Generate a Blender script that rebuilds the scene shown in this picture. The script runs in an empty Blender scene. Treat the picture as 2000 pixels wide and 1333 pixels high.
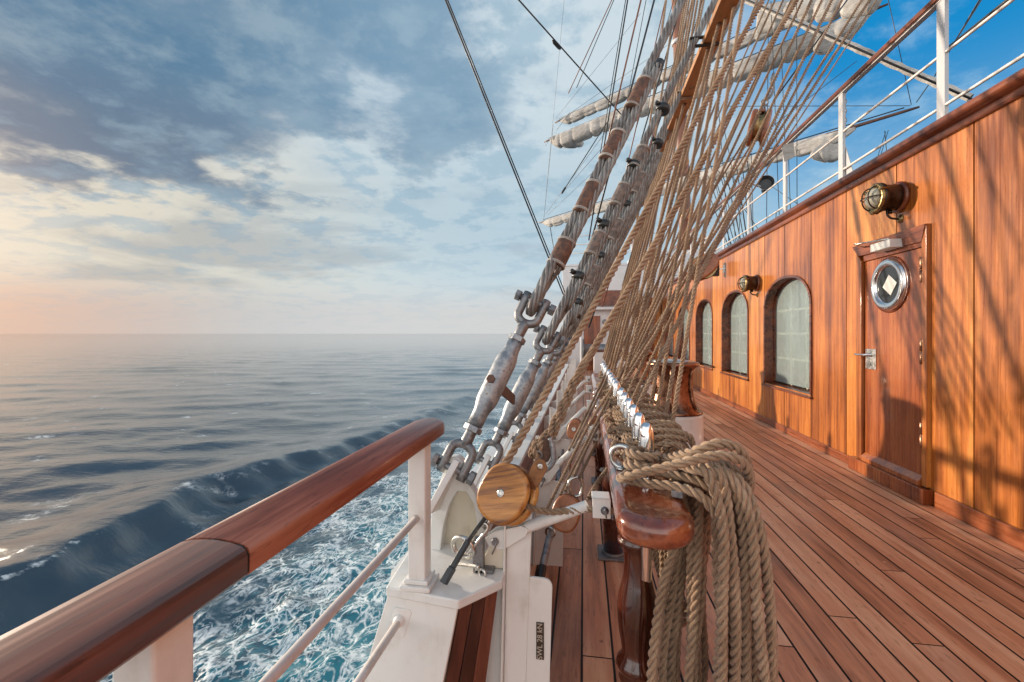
import bpy, bmesh, math, random
import numpy as np
from mathutils import Vector, Matrix, noise as mnoise
random.seed(7); rng = np.random.default_rng(11)
S = bpy.context.scene
COL = S.collection
R = math.radians
V = Vector
# ------------------------------------------------------------------ survey of the place
# metres; X to starboard, Y towards the bow, Z up from the deck. Lens position (0,0,1.25).
FPX, CX, HY, YAW, EYE = 889.0, 1000.0, 652.0, R(8.95), 1.25
CA, SA = math.cos(YAW), math.sin(YAW)
def dirv(px, py):
    r = (px-CX)/FPX
    return V((r*CA-SA, r*SA+CA, (HY-py)/FPX))
def at(px, py, d): return V((0,0,EYE)) + dirv(px,py)*d
def atX(px, py, x): q = dirv(px,py); return V((0,0,EYE)) + q*(x/q.x)
def atY(px, py, y): q = dirv(px,py); return V((0,0,EYE)) + q*(y/q.y)
def atZ(px, py, z): q = dirv(px,py); return V((0,0,EYE)) + q*((z-EYE)/q.z)
def depth(p): return -p.x*SA + p.y*CA

# ------------------------------------------------------------------ mesh helpers
def origin(o):
    p = V((0,0,0))
    while o is not None:
        p += o.location; o = o.parent
    return p
def link(o, parent=None):
    COL.objects.link(o)
    if parent is not None: o.parent = parent
    return o
def tag(o, label=None, cat=None, group=None, kind=None):
    if label: o['label'] = label
    if cat: o['category'] = cat
    if group: o['group'] = group
    if kind: o['kind'] = kind
    return o
def thing(name, label, cat, loc=(0,0,0), group=None):
    o = bpy.data.objects.new(name, None); o.location = loc; o.empty_display_size = .1
    link(o); return tag(o, label, cat, group)
def perp(a):
    a = a.normalized()
    b = V((0,0,1)) if abs(a.z) < .9 else V((1,0,0))
    u = a.cross(b).normalized(); return u, a.cross(u).normalized()
def smooth_path(pts, n=8, closed=False):
    P = [V(p) for p in pts]; out = []
    m = len(P); rngi = range(m if closed else m-1)
    for i in rngi:
        if closed: p0,p1,p2,p3 = P[(i-1)%m],P[i],P[(i+1)%m],P[(i+2)%m]
        else: p0,p1,p2,p3 = P[max(i-1,0)],P[i],P[i+1],P[min(i+2,m-1)]
        for k in range(n):
            t = k/n
            out.append(.5*((2*p1)+(p2-p0)*t+(2*p0-5*p1+4*p2-p3)*t*t+(3*p1-p0-3*p2+p3)*t**3))
    if not closed: out.append(P[-1])
    return out
class MB:
    def __init__(s): s.v=[]; s.f=[]; s.s=[]; s.r=[]
    def add(s, vs, fs, smooth=False, rnd=0.0):
        b = len(s.v); s.v += [tuple(v) for v in vs]; s.r += [rnd]*len(vs)
        for f in fs: s.f.append(tuple(b+i for i in f)); s.s.append(smooth)
        return s
    def box(s, c, size, rot=None, rnd=0.0):
        hx,hy,hz = size[0]/2,size[1]/2,size[2]/2; c = V(c)
        vs = [V((x,y,z)) for x in(-hx,hx) for y in(-hy,hy) for z in(-hz,hz)]
        if rot is not None: vs = [rot @ v for v in vs]
        return s.add([c+v for v in vs], [(0,1,3,2),(4,6,7,5),(0,4,5,1),(2,3,7,6),(0,2,6,4),(1,5,7,3)], False, rnd)
    def mm(s, a, b, rnd=0.0):
        return s.box([(a[i]+b[i])/2 for i in range(3)], [abs(b[i]-a[i]) for i in range(3)], None, rnd)
    def prism(s, outline, ext, smooth=False, rnd=0.0):
        n = len(outline); o = [V(p) for p in outline]; e = V(ext)
        s.add(o+[p+e for p in o], [tuple(range(n)), tuple(range(2*n-1,n-1,-1))], False, rnd)
        b = len(s.v)-2*n
        for i in range(n):
            j = (i+1)%n; s.f.append((b+i,b+j,b+n+j,b+n+i)); s.s.append(smooth)
        return s
    def beam(s, a, b, w, h, up=(0,0,1), rnd=0.0):
        a,b = V(a),V(b); d = (b-a).normalized(); x = d.cross(V(up)).normalized(); z = x.cross(d)
        q = [x*w/2+z*h/2, -x*w/2+z*h/2, -x*w/2-z*h/2, x*w/2-z*h/2]
        return s.prism([a+k for k in q], b-a, False, rnd)
    def tube(s, pts, r, n=12, closed=False, caps=True, flat=1.0, smooth=True):
        P = [V(p) for p in pts]; m = len(P)
        rr = r if isinstance(r,(list,tuple)) else [r]*m
        u = None; vs=[]; fs=[]
        for i in range(m):
            if closed: t = P[(i+1)%m]-P[i-1]
            else: t = P[min(i+1,m-1)]-P[max(i-1,0)]
            t = t.normalized()
            if u is None: u,_ = perp(t)
            u = (u - t*u.dot(t)).normalized(); w = t.cross(u)
            for k in range(n):
                a = 2*math.pi*k/n; vs.append(P[i]+u*math.cos(a)*rr[i]+w*math.sin(a)*rr[i]*flat)
        for i in range(m if closed else m-1):
            j=(i+1)%m
            for k in range(n):
                l=(k+1)%n; fs.append((i*n+k,i*n+l,j*n+l,j*n+k))
        s.add(vs,fs,smooth)
        if caps and not closed:
            b=len(s.v)-m*n
            s.f.append(tuple(b+k for k in range(n-1,-1,-1))); s.s.append(False)
            s.f.append(tuple(b+(m-1)*n+k for k in range(n))); s.s.append(False)
        return s
    def lathe(s, base, axis, prof, n=24, smooth=True, caps=True):
        base=V(base); a=V(axis).normalized(); u,w=perp(a); vs=[]; fs=[]; m=len(prof)
        for h,r in prof:
            for k in range(n):
                t=2*math.pi*k/n; vs.append(base+a*h+u*math.cos(t)*r+w*math.sin(t)*r)
        for i in range(m-1):
            for k in range(n):
                l=(k+1)%n; fs.append((i*n+k,i*n+l,(i+1)*n+l,(i+1)*n+k))
        s.add(vs,fs,smooth)
        if caps:
            b=len(s.v)-m*n
            s.f.append(tuple(b+k for k in range(n-1,-1,-1))); s.s.append(False)
            s.f.append(tuple(b+(m-1)*n+k for k in range(n))); s.s.append(False)
        return s
    def ell(s, c, rad, rot=None, nu=20, nv=12):
        c=V(c); vs=[]; fs=[]
        for j in range(nv+1):
            ph=math.pi*j/nv
            for i in range(nu):
                t=2*math.pi*i/nu
                p=V((math.sin(ph)*math.cos(t)*rad[0],math.sin(ph)*math.sin(t)*rad[1],math.cos(ph)*rad[2]))
                vs.append(c+(rot@p if rot is not None else p))
        for j in range(nv):
            for i in range(nu):
                k=(i+1)%nu; fs.append((j*nu+i,j*nu+k,(j+1)*nu+k,(j+1)*nu+i))
        return s.add(vs,fs,True)
    def torus(s, c, axis, Rr, r, n=28, m=10, a0=0, a1=2*math.pi, sy=1.0):
        c=V(c); u,w=perp(V(axis)); full=abs(a1-a0-2*math.pi)<1e-6
        k=n if full else n+1
        return s.tube([c+u*math.cos(a0+(a1-a0)*i/n)*Rr+w*math.sin(a0+(a1-a0)*i/n)*Rr*sy for i in range(k)], r, m, closed=full)
    def hexnut(s, c, axis, r, h):
        a=V(axis).normalized(); return s.lathe(V(c)-a*h/2,a,[(0,r*.93),(h*.12,r),(h*.88,r),(h,r*.93)],6,False)
    def build(s, name, mat, parent=None, bevel=0, segs=2, recalc=True, keep0=False):
        v = np.array(s.v, float)
        if parent is not None: o0 = np.array(origin(parent))
        elif keep0: o0 = np.zeros(3)
        else: o0 = np.array([v[:,0].mean(), v[:,1].mean(), v[:,2].min()])
        me = bpy.data.meshes.new(name); me.from_pydata((v-o0).tolist(), [], s.f)
        me.polygons.foreach_set('use_smooth', np.array(s.s, bool))
        at_ = me.attributes.new('rnd','FLOAT','POINT'); at_.data.foreach_set('value', np.array(s.r, np.float32))
        if recalc:
            bm=bmesh.new(); bm.from_mesh(me); bmesh.ops.recalc_face_normals(bm, faces=bm.faces); bm.to_mesh(me); bm.free()
        me.update(); me.materials.append(mat)
        o = bpy.data.objects.new(name, me); link(o, parent)
        if parent is None: o.location = o0.tolist()
        if bevel:
            me.polygons.foreach_set('use_smooth',np.ones(len(me.polygons),bool)); b=o.modifiers.new('bevel','BEVEL'); b.harden_normals=True; b.width=bevel; b.segments=segs; b.limit_method='ANGLE'; b.angle_limit=R(40)
        return o
def dup(o, loc=None, rotz=None, label=None, parent=None):
    c = o.copy(); link(c, parent)
    if loc is not None: c.location = loc
    if rotz is not None: c.rotation_euler = (0,0,rotz)
    if label: c['label'] = label
    for ch in list(o.children):
        d = dup(ch, parent=c)
    return c
def np_mesh(name, Vt, Q, uv=None, smooth=True):
    me = bpy.data.meshes.new(name)
    me.vertices.add(len(Vt)); me.vertices.foreach_set('co', np.ascontiguousarray(Vt, np.float32).ravel())
    nq=len(Q); me.loops.add(nq*4); me.loops.foreach_set('vertex_index', np.ascontiguousarray(Q, np.int32).ravel())
    me.polygons.add(nq); me.polygons.foreach_set('loop_start', np.arange(0,nq*4,4,dtype=np.int32))
    if smooth: me.polygons.foreach_set('use_smooth', np.ones(nq,bool))
    if uv is not None:
        l = me.uv_layers.new(name='UVMap'); l.data.foreach_set('uv', np.ascontiguousarray(uv[Q.ravel()], np.float32).ravel())
    me.update(calc_edges=True); me.validate(); return me
def strand(pts, Rr, pitch, lobes=3, per=9, ncl=6, closed=False, taper=None, hand=1.0):
    """laid rope: a lobed section turned along the path -> verts, quads, uv"""
    P = np.array([tuple(p) for p in pts], float)
    if closed: P = np.vstack([P, P[:1]])
    seg = np.linalg.norm(np.diff(P,axis=0),axis=1); cum = np.concatenate([[0],np.cumsum(seg)]); L=cum[-1]
    n = max(int(L/(pitch/per)),4)
    if closed: pitch = L/max(round(L/pitch),1)
    s = np.linspace(0,L,n+1); C = np.stack([np.interp(s,cum,P[:,k]) for k in range(3)],1)
    if closed: C=C[:-1]; s=s[:-1]; T=np.roll(C,-1,0)-np.roll(C,1,0)
    else: T=np.gradient(C,axis=0)
    T/= np.linalg.norm(T,axis=1)[:,None]
    m=len(C); U=np.zeros((m,3)); a=np.array([0,0,1.]) if abs(T[0,2])<.9 else np.array([1.,0,0])
    u=np.cross(T[0],a); u/=np.linalg.norm(u)
    for i in range(m):
        u=u-T[i]*u.dot(T[i]); u/=np.linalg.norm(u); U[i]=u
    W=np.cross(T,U)
    extra=np.zeros(m)
    if closed:
        u2=U[-1]-T[0]*U[-1].dot(T[0]); ang=math.atan2(u2.dot(W[0]),u2.dot(U[0])); extra=-ang*np.arange(m)/m
    half=math.pi/lobes; sn=math.sin(half); rs=Rr*sn/(1+sn); rc=Rr-rs
    ph=np.linspace(-half,half,ncl+1); rl=rc*np.cos(ph)+np.sqrt(np.maximum(rs*rs-(rc*np.sin(ph))**2,0))
    th=np.concatenate([ph+2*half*k for k in range(lobes)]); rad=np.tile(rl,lobes); nc=len(th)
    turn=hand*2*math.pi*s/pitch+extra
    A=th[None,:]+turn[:,None]
    sc=np.ones(m) if taper is None else np.interp(s/L,[t for t,_ in taper],[q for _,q in taper])
    rr=rad[None,:]*sc[:,None]
    Vt=C[:,None,:]+U[:,None,:]*(np.cos(A)*rr)[...,None]+W[:,None,:]*(np.sin(A)*rr)[...,None]
    k=m if closed else m-1
    i=np.arange(k)[:,None]; j=(i+1)%m; c=np.array([q for q in range(nc) if q%(ncl+1)!=ncl])[None,:]; d=c+1
    Q=np.stack([i*nc+c,i*nc+d,j*nc+d,j*nc+c],-1).reshape(-1,4)
    uv=np.stack([np.broadcast_to((np.arange(nc)/nc*lobes)[None,:],(m,nc)),np.broadcast_to((s/pitch)[:,None],(m,nc))],-1).reshape(-1,2)
    return Vt.reshape(-1,3),Q,uv
def rope_obj(name, mat, strands, parent=None):
    Vs=[];Qs=[];Us=[];b=0
    for (v,q,u) in strands: Vs.append(v);Qs.append(q+b);Us.append(u);b+=len(v)
    Vt=np.vstack(Vs);Q=np.vstack(Qs);uv=np.vstack(Us)
    o0=np.array(origin(parent)) if parent is not None else np.array([Vt[:,0].mean(),Vt[:,1].mean(),Vt[:,2].min()])
    me=np_mesh(name,Vt-o0,Q,uv); me.materials.append(mat)
    o=bpy.data.objects.new(name,me); link(o,parent)
    if parent is None: o.location=o0.tolist()
    return o
# ------------------------------------------------------------------ materials
class G:
    def __init__(s, name):
        s.m=bpy.data.materials.new(name); s.m.use_nodes=True; s.nt=s.m.node_tree; s.nt.nodes.clear()
    def n(s, typ, ins=None, **props):
        x=s.nt.nodes.new(typ)
        for k,v in props.items(): setattr(x,k,v)
        for k,v in (ins or {}).items():
            i=x.inputs[k]
            if isinstance(v,bpy.types.NodeSocket): s.nt.links.new(v,i)
            elif isinstance(v,bpy.types.Node): s.nt.links.new(v.outputs[0],i)
            elif isinstance(v,tuple) and len(v)==3 and i.type=='RGBA': i.default_value=(*v,1)
            else: i.default_value=v
        return x
    def math(s, op, a, b=0.0, c=None):
        d={0:a,1:b}
        if c is not None: d[2]=c
        return s.n('ShaderNodeMath',d,operation=op).outputs[0]
    def mr(s, val, a, b, c=0.0, d=1.0, smooth=True):
        return s.n('ShaderNodeMapRange',{'Value':val,'From Min':a,'From Max':b,'To Min':c,'To Max':d},interpolation_type='SMOOTHSTEP' if smooth else 'LINEAR').outputs[0]
    def mix(s, f, a, b, mode='MIX'): return s.n('ShaderNodeMixRGB',{'Fac':f,'Color1':a,'Color2':b},blend_type=mode).outputs[0]
    def noise(s, vec, scale, detail=4, rough=.5, dist=0.0): return s.n('ShaderNodeTexNoise',{'Vector':vec,'Scale':scale,'Detail':detail,'Roughness':rough,'Distortion':dist}).outputs[0]
    def ramp(s, fac, stops):
        r=s.n('ShaderNodeValToRGB',{'Fac':fac}); e=r.color_ramp.elements
        while len(e)<len(stops): e.new(.5)
        for k,(p,c) in enumerate(stops): e[k].position=p; e[k].color=(*c,1) if len(c)==3 else c
        return r.outputs[0]
    def obj(s): return s.n('ShaderNodeTexCoord').outputs['Object']
    def uv(s): return s.n('ShaderNodeTexCoord').outputs['UV']
    def attr(s, nm): return s.n('ShaderNodeAttribute',attribute_name=nm).outputs['Fac']
    def map(s, vec, scale=(1,1,1), loc=(0,0,0)): return s.n('ShaderNodeMapping',{'Vector':vec,'Scale':scale,'Location':loc}).outputs[0]
    def addv(s, a, b): return s.n('ShaderNodeVectorMath',{0:a,1:b},operation='ADD').outputs[0]
    def comb(s, x=0.0,y=0.0,z=0.0): return s.n('ShaderNodeCombineXYZ',{0:x,1:y,2:z}).outputs[0]
    def bump(s, h, strength=.3, dist=.01, normal=None):
        d={'Height':h,'Strength':strength,'Distance':dist}
        if normal is not None: d['Normal']=normal
        return s.n('ShaderNodeBump',d).outputs[0]
    def out(s, **kw):
        names={'color':'Base Color','rough':'Roughness','metal':'Metallic','coat':'Coat Weight','coat_rough':'Coat Roughness','normal':'Normal','spec':'Specular IOR Level','trans':'Transmission Weight','ior':'IOR','sheen':'Sheen Weight','alpha':'Alpha','coat_normal':'Coat Normal'}
        p=s.n('ShaderNodeBsdfPrincipled',{names[k]:v for k,v in kw.items()})
        s.nt.links.new(p.outputs[0], s.n('ShaderNodeOutputMaterial').inputs[0]); return s.m

def wood(name, dark, mid, light, along, fine=60, rough=.35, coat=0.0, coat_rough=.08, contrast=1.0, bump=.1, stretch=.05, blotch=1.3, wear=0):
    g=G(name); o=g.obj(); r=g.attr('rnd')
    sc=[1,1,1]; sc[along]=stretch
    q=g.addv(o, g.comb(g.math('MULTIPLY',r,17.3),g.math('MULTIPLY',r,9.1),g.math('MULTIPLY',r,23.7)))
    w=g.map(q,tuple(sc))
    a=g.noise(w,9,5,.6,.6); b=g.noise(w,fine,4,.65,.3); c=g.noise(q,blotch,3,.5)
    wob=g.noise(g.map(q,tuple(1.0 if k!=along else .25 for k in range(3))),6,3,.6)
    f=g.math('ADD',g.math('MULTIPLY',a,.52),g.math('ADD',g.math('MULTIPLY',b,.30),g.math('MULTIPLY',wob,.18)))
    f=g.math('ADD',f,g.math('MULTIPLY',g.math('SUBTRACT',r,.5),.16))
    f=g.math('ADD',f,g.math('MULTIPLY',g.math('SUBTRACT',c,.5),.30))
    k=.5/contrast
    col=g.ramp(f,[(max(.5-k*.34,0),dark),(.5,mid),(min(.5+k*.34,1),light)])
    # pores: short dark dashes along the grain
    po=g.noise(g.map(q,tuple(1 if k_!=along else .12 for k_ in range(3))),fine*3.2,2,.5)
    col=g.mix(g.mr(po,.60,.72,0,.45),col,tuple(x*.45 for x in dark))
    if wear:
        wv=g.noise(q,1.9,6,.62); col=g.mix(g.mr(wv,.46,.68,0,wear),col,(.42,.325,.265)); st=g.noise(o,5.5,5,.7); col=g.mix(g.mr(st,.62,.76,0,.5),col,(.12,.06,.04))
    h=g.math('ADD',b,g.math('MULTIPLY',a,.5))
    kw=dict(color=col,rough=g.mr(b,.3,.7,rough-.06,rough+.08),normal=g.bump(h,bump,.004))
    if coat: kw.update(coat=coat,coat_rough=coat_rough,coat_normal=g.bump(g.noise(o,5,2),.05,.02))
    return g.out(**kw)
M={}
M['wall']=wood('varnished_wall_wood',(.17,.040,.007),(.45,.135,.022),(.66,.265,.056),2,fine=46,rough=.32,coat=.5,coat_rough=.10,contrast=1.08,bump=.06,stretch=.035)
M['door']=wood('varnished_door_wood',(.10,.022,.008),(.30,.075,.020),(.46,.15,.04),2,fine=40,rough=.28,coat=.5,coat_rough=.08,contrast=1.2,bump=.05,stretch=.035)
M['trim']=wood('varnished_trim_wood',(.07,.014,.006),(.22,.055,.018),(.34,.10,.032),1,fine=40,rough=.3,coat=.35,coat_rough=.1,contrast=1.1,bump=.06)
M['deck']=wood('teak_deck_planks',(.23,.080,.038),(.62,.265,.138),(.82,.47,.28),1,fine=34,rough=.46,coat=.15,coat_rough=.28,contrast=1.05,bump=.22,stretch=.06,blotch=1.0,wear=.22)
M['rail']=wood('varnished_rail_teak',(.060,.013,.008),(.20,.055,.030),(.40,.15,.09),1,fine=50,rough=.34,coat=.18,coat_rough=.2,contrast=1.4,bump=.12)
M['mahog']=wood('glossy_mahogany',(.055,.010,.005),(.19,.042,.017),(.36,.11,.045),1,fine=22,rough=.22,coat=1.0,coat_rough=.04,contrast=1.25,bump=.02,stretch=.12,blotch=5)
M['mahogv']=wood('glossy_mahogany_turned',(.030,.006,.003),(.10,.021,.009),(.19,.05,.02),2,fine=22,rough=.22,coat=1.0,coat_rough=.03,contrast=1.0,bump=.01,stretch=.12,blotch=3)
M['panel']=wood('dark_panel_wood',(.045,.014,.010),(.15,.046,.028),(.27,.10,.06),2,fine=26,rough=.35,coat=.25,coat_rough=.15,contrast=1.2,bump=.1)
M['block']=wood('oiled_block_wood',(.15,.045,.010),(.52,.215,.045),(.70,.36,.10),0,fine=52,rough=.4,coat=.3,coat_rough=.18,contrast=2.0,bump=.15,stretch=.08)
M['blockd']=wood('brown_block_wood',(.14,.04,.015),(.38,.13,.05),(.52,.22,.09),2,fine=30,rough=.4,coat=.3,coat_rough=.2,contrast=1.1,bump=.1)
M['board']=wood('fairlead_board_wood',(.17,.075,.028),(.36,.165,.062),(.48,.25,.11),1,fine=30,rough=.55,contrast=1.0,bump=.2)
M['mast']=wood('mast_wood',(.12,.04,.02),(.28,.10,.05),(.38,.16,.08),2,fine=12,rough=.5,coat=.2,coat_rough=.2)

M['spar']=wood('dark_yard_wood',(.05,.022,.014),(.11,.05,.034),(.17,.085,.06),0,fine=12,rough=.55,coat=.1,coat_rough=.3)
def paint(name, col, rough=.38, grime=.5, rust=0.0, scale=7, bump=.12):
    g=G(name); o=g.obj(); a=g.noise(o,scale,6,.65); b=g.noise(g.map(o,(1,1,.25)),scale*2.2,5,.6); c=g.noise(o,60,3)
    k=g.math('MULTIPLY',g.mr(g.math('ADD',g.math('MULTIPLY',a,.6),g.math('MULTIPLY',b,.4)),.48,.72),grime)
    cc=g.mix(k,col,tuple(x*y for x,y in zip(col,(.66,.60,.52))))
    if rust: cc=g.mix(g.mr(b,.70-rust*.1,.80,0,.8),cc,(.22,.085,.03))
    return g.out(color=cc,rough=g.mr(a,.3,.7,rough-.08,rough+.14),coat=.12,coat_rough=.25,normal=g.bump(g.math('ADD',a,g.math('MULTIPLY',c,.25)),bump,.006))
M['white']=paint('white_ship_paint',(.74,.73,.70),rust=.35,grime=.7)
M['postwhite']=paint('grey_white_post_paint',(.50,.50,.515),grime=.35,scale=2)
M['cream']=paint('cream_weathered_paint',(.66,.59,.47),grime=.9,rust=.6)
M['whitefar']=paint('white_upperworks_paint',(.66,.65,.65),grime=.3,scale=1.5)
M['rod']=paint('white_rail_rod_paint',(.70,.64,.60),grime=.6,rust=.3,scale=14)
M['black']=paint('black_rubber_tape',(.016,.017,.018),rough=.4,grime=.4)
M['tar']=paint('dark_tarred_wire',(.020,.018,.018),rough=.55,grime=.3)
M['slate']=paint('grey_padded_strap',(.035,.045,.052),rough=.5)
def metal(name, c1, c2, metalness=.85, r1=.3, r2=.55, scale=18, spots=None, bump=.2, stretch=(1,1,1)):
    g=G(name); o=g.map(g.obj(),stretch); a=g.noise(o,scale,6,.62,.4); b=g.noise(o,scale*3.3,4,.6)
    f=g.math('ADD',g.math('MULTIPLY',a,.65),g.math('MULTIPLY',b,.35)); col=g.mix(g.mr(f,.40,.60),c1,c2)
    mt=metalness
    if spots:
        sp=g.mr(g.math('MULTIPLY',a,b),.31,.42); col=g.mix(sp,col,spots); mt=g.math('MULTIPLY',g.math('SUBTRACT',1.0,sp),metalness)
    return g.out(color=col,metal=mt,rough=g.mr(f,.35,.65,r1,r2),normal=g.bump(f,bump,.003))
M['galv']=metal('galvanised_steel',(.19,.21,.235),(.40,.41,.42),.6,.42,.6,22,(.20,.15,.12))
M['galvd']=metal('dark_galvanised_steel',(.16,.165,.175),(.30,.29,.29),.7,.4,.6,26,(.14,.075,.05))
M['brown']=metal('rusty_leather_sleeve',(.075,.040,.028),(.17,.085,.055),.0,.6,.85,40,(.23,.115,.065),.5)
M['servg']=metal('grey_brown_serving',(.10,.085,.078),(.24,.18,.15),.0,.6,.85,40,(.26,.13,.08),.4)
M['chrome']=metal('polished_steel',(.80,.80,.81),(.90,.90,.90),1.0,.06,.14,9,None,.01)
M['steel']=metal('brushed_steel',(.50,.49,.46),(.70,.68,.64),1.0,.22,.36,30,None,.04)
M['brass']=metal('old_brass',(.20,.14,.065),(.42,.31,.15),.95,.25,.45,30,(.10,.065,.03),.1)
M['bronze']=metal('brown_bronze',(.16,.075,.045),(.40,.21,.13),.9,.24,.42,7,None,.03)
M['lampcase']=metal('dark_bronze_case',(.030,.020,.015),(.075,.047,.030),.7,.3,.5,16,None,.06)
M['greybox']=metal('grey_plastic',(.035,.038,.042),(.06,.065,.07),.0,.4,.6,20,None,.02)
def simple(name,col,rough=.5,**kw): return G(name).out(color=col,rough=rough,**kw)
M['caulk']=simple('black_deck_caulk',(.010,.008,.008),.6)
M['gap']=simple('dark_seam',(.02,.008,.005),.7)
M['dark']=simple('dark_interior',(.02,.018,.016),.7)
M['sticker']=simple('pale_paper_sign',(.72,.72,.68),.5)
M['labelp']=simple('dark_label_plate',(.045,.032,.022),.35)
M['labelt']=simple('pale_label_letters',(.50,.44,.36),.4)
M['ink']=simple('black_letters',(.03,.03,.03),.5)
def rope_mat(name, c1, c2, c3, fib=.5):
    g=G(name); uv=g.uv(); s=g.n('ShaderNodeSeparateXYZ',{0:uv}); o=g.obj()
    w=g.math('ADD',s.outputs[0],s.outputs[1])
    v=g.comb(g.math('MULTIPLY',w,14.0),g.math('MULTIPLY',s.outputs[1],5.0),0.0)
    f=g.noise(v,1.0,5,.7,.6); big=g.noise(o,6,4,.6); hair=g.noise(o,420,3,.7)
    x=g.math('ADD',g.math('MULTIPLY',f,.6),g.math('MULTIPLY',big,.4))
    col=g.ramp(x,[(.34,c1),(.5,c2),(.64,c3)])
    return g.out(color=col,rough=.85,spec=.2,sheen=.25,normal=g.bump(g.math('ADD',f,g.math('MULTIPLY',hair,.5)),fib,.004))
M['rope']=rope_mat('tan_laid_rope',(.16,.092,.052),(.35,.225,.138),(.56,.40,.27))
M['ropeg']=rope_mat('golden_tan_rope',(.17,.10,.058),(.34,.215,.13),(.51,.36,.235))
M['roped']=rope_mat('weathered_brown_rope',(.12,.074,.048),(.30,.20,.13),(.50,.365,.26))
def wire_mat():
    g=G('greased_wire_rope'); uv=g.uv(); s=g.n('ShaderNodeSeparateXYZ',{0:uv}); o=g.obj()
    v=g.comb(g.math('MULTIPLY',g.math('SUBTRACT',s.outputs[0],g.math('MULTIPLY',s.outputs[1],2.0)),9.0),g.math('MULTIPLY',s.outputs[1],2.0),0.0)
    f=g.noise(v,1.0,3,.6); big=g.noise(o,9,5,.65)
    col=g.ramp(g.math('ADD',g.math('MULTIPLY',f,.35),g.math('MULTIPLY',big,.65)),[(.36,(.12,.085,.07)),(.5,(.215,.205,.195)),(.62,(.31,.31,.30))])
    return g.out(color=col,rough=.55,metal=.25,normal=g.bump(f,.5,.003))
M['wire']=wire_mat()
def sail_mat():
    g=G('weathered_sailcloth'); o=g.obj(); a=g.noise(o,1.4,6,.65); b=g.noise(g.map(o,(1,1,4)),3.5,4,.6)
    col=g.ramp(g.math('ADD',g.math('MULTIPLY',a,.6),g.math('MULTIPLY',b,.4)),[(.32,(.24,.215,.195)),(.5,(.44,.41,.375)),(.66,(.62,.59,.55))])
    return g.out(color=col,rough=.8,normal=g.bump(b,.5,.05))
M['sail']=sail_mat()
def glass_mat():
    g=G('window_pane_glass'); return g.out(color=(.80,.92,.90),rough=.03,trans=.8,ior=1.6,spec=.8,normal=g.bump(g.noise(g.obj(),4.5,4,.6,2.0),.20,.05))
M['glass']=glass_mat()
def curtain_mat():
    g=G('pale_green_net_curtain'); o=g.obj(); f=g.noise(g.map(o,(1,1,.05)),8,4,.62); 
    return g.out(color=g.ramp(f,[(.40,(.010,.018,.016)),(.5,(.065,.10,.088)),(.60,(.30,.37,.29))]),rough=.85,normal=g.bump(f,.6,.02))  # bright and dark of the folds painted into the cloth colour
M['curtain']=curtain_mat()
M['lampglass']=G('lamp_glass').out(color=(.62,.60,.48),rough=.12,trans=.35,ior=1.45,coat=.6)
# ------------------------------------------------------------------ camera, sun, sky
cam=bpy.data.cameras.new('camera'); co=bpy.data.objects.new('camera',cam); link(co)
cam.lens=16; cam.sensor_width=36; cam.clip_start=.03; cam.clip_end=60000; cam.shift_y=-14.5/2000
co.location=(0,0,EYE); co.rotation_euler=(R(90),0,YAW); S.camera=co
SUN_AZ, SUN_EL = R(-66), R(9.0)
sdir=V((math.sin(SUN_AZ)*math.cos(SUN_EL),math.cos(SUN_AZ)*math.cos(SUN_EL),math.sin(SUN_EL)))
sl=bpy.data.lights.new('sun','SUN'); sl.energy=4.7; sl.angle=R(1.6); sl.color=(1.0,.84,.66)
so=bpy.data.objects.new('sun',sl); link(so); so.rotation_euler=sdir.to_track_quat('Z','Y').to_euler()
W=bpy.data.worlds.new('World'); S.world=W; W.use_nodes=True
class GW(G):
    def __init__(s): s.nt=W.node_tree; s.nt.nodes.clear()
g=GW()
d=g.n('ShaderNodeTexCoord').outputs['Generated']
sep=g.n('ShaderNodeSeparateXYZ',{0:d}); dx,dy,dz=sep.outputs
az=g.math('ARCTAN2',g.math('ADD',g.math('MULTIPLY',dx,CA),g.math('MULTIPLY',dy,SA)),g.math('ADD',g.math('MULTIPLY',dx,-SA),g.math('MULTIPLY',dy,CA)))  # bearing, 0 = ahead of the lens
el=g.math('MAXIMUM',dz,0.0)
sky=g.n('ShaderNodeTexSky',sky_type='NISHITA',sun_disc=False,sun_elevation=SUN_EL,sun_rotation=SUN_AZ%(2*math.pi),dust_density=1.5)
nis=g.mix(1.0,sky.outputs[0],(.10,.10,.10),'MULTIPLY')
# clear sky between the clouds: pale at the horizon, deep blue to starboard
blue=g.mix(g.mr(el,.02,.46),(.55,.74,.80),(.006,.25,.58))
blue=g.mix(g.mr(az,-.25,.55),(.22,.40,.56),blue)
clear=g.mix(.04,blue,nis)
# cloud deck seen in perspective
inv=g.math('DIVIDE',1.0,g.math('ADD',el,.17))
cp=g.comb(g.math('MULTIPLY',dx,inv),g.math('MULTIPLY',dy,inv),0.0)
n1=g.noise(g.map(cp,(1,1,1),(3.1,1.7,0)),1.05,9,.56,.15)
n2=g.noise(g.map(cp,(1,1,1),(8.2,4.4,2)),2.6,9,.58,.15)
n3=g.noise(g.map(d,(1,1,4.5),(1.3,.2,.6)),2.6,6,.55,.4)
n4=g.noise(g.map(cp,(1,1,1),(2.2,7.4,5)),4.2,9,.62,.12)
nn=g.math('ADD',g.math('MULTIPLY',n1,.38),g.math('ADD',g.math('MULTIPLY',n2,.30),g.math('ADD',g.math('MULTIPLY',n3,.16),g.math('MULTIPLY',n4,.16))))
left=g.mr(az,.25,-.55)
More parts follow.
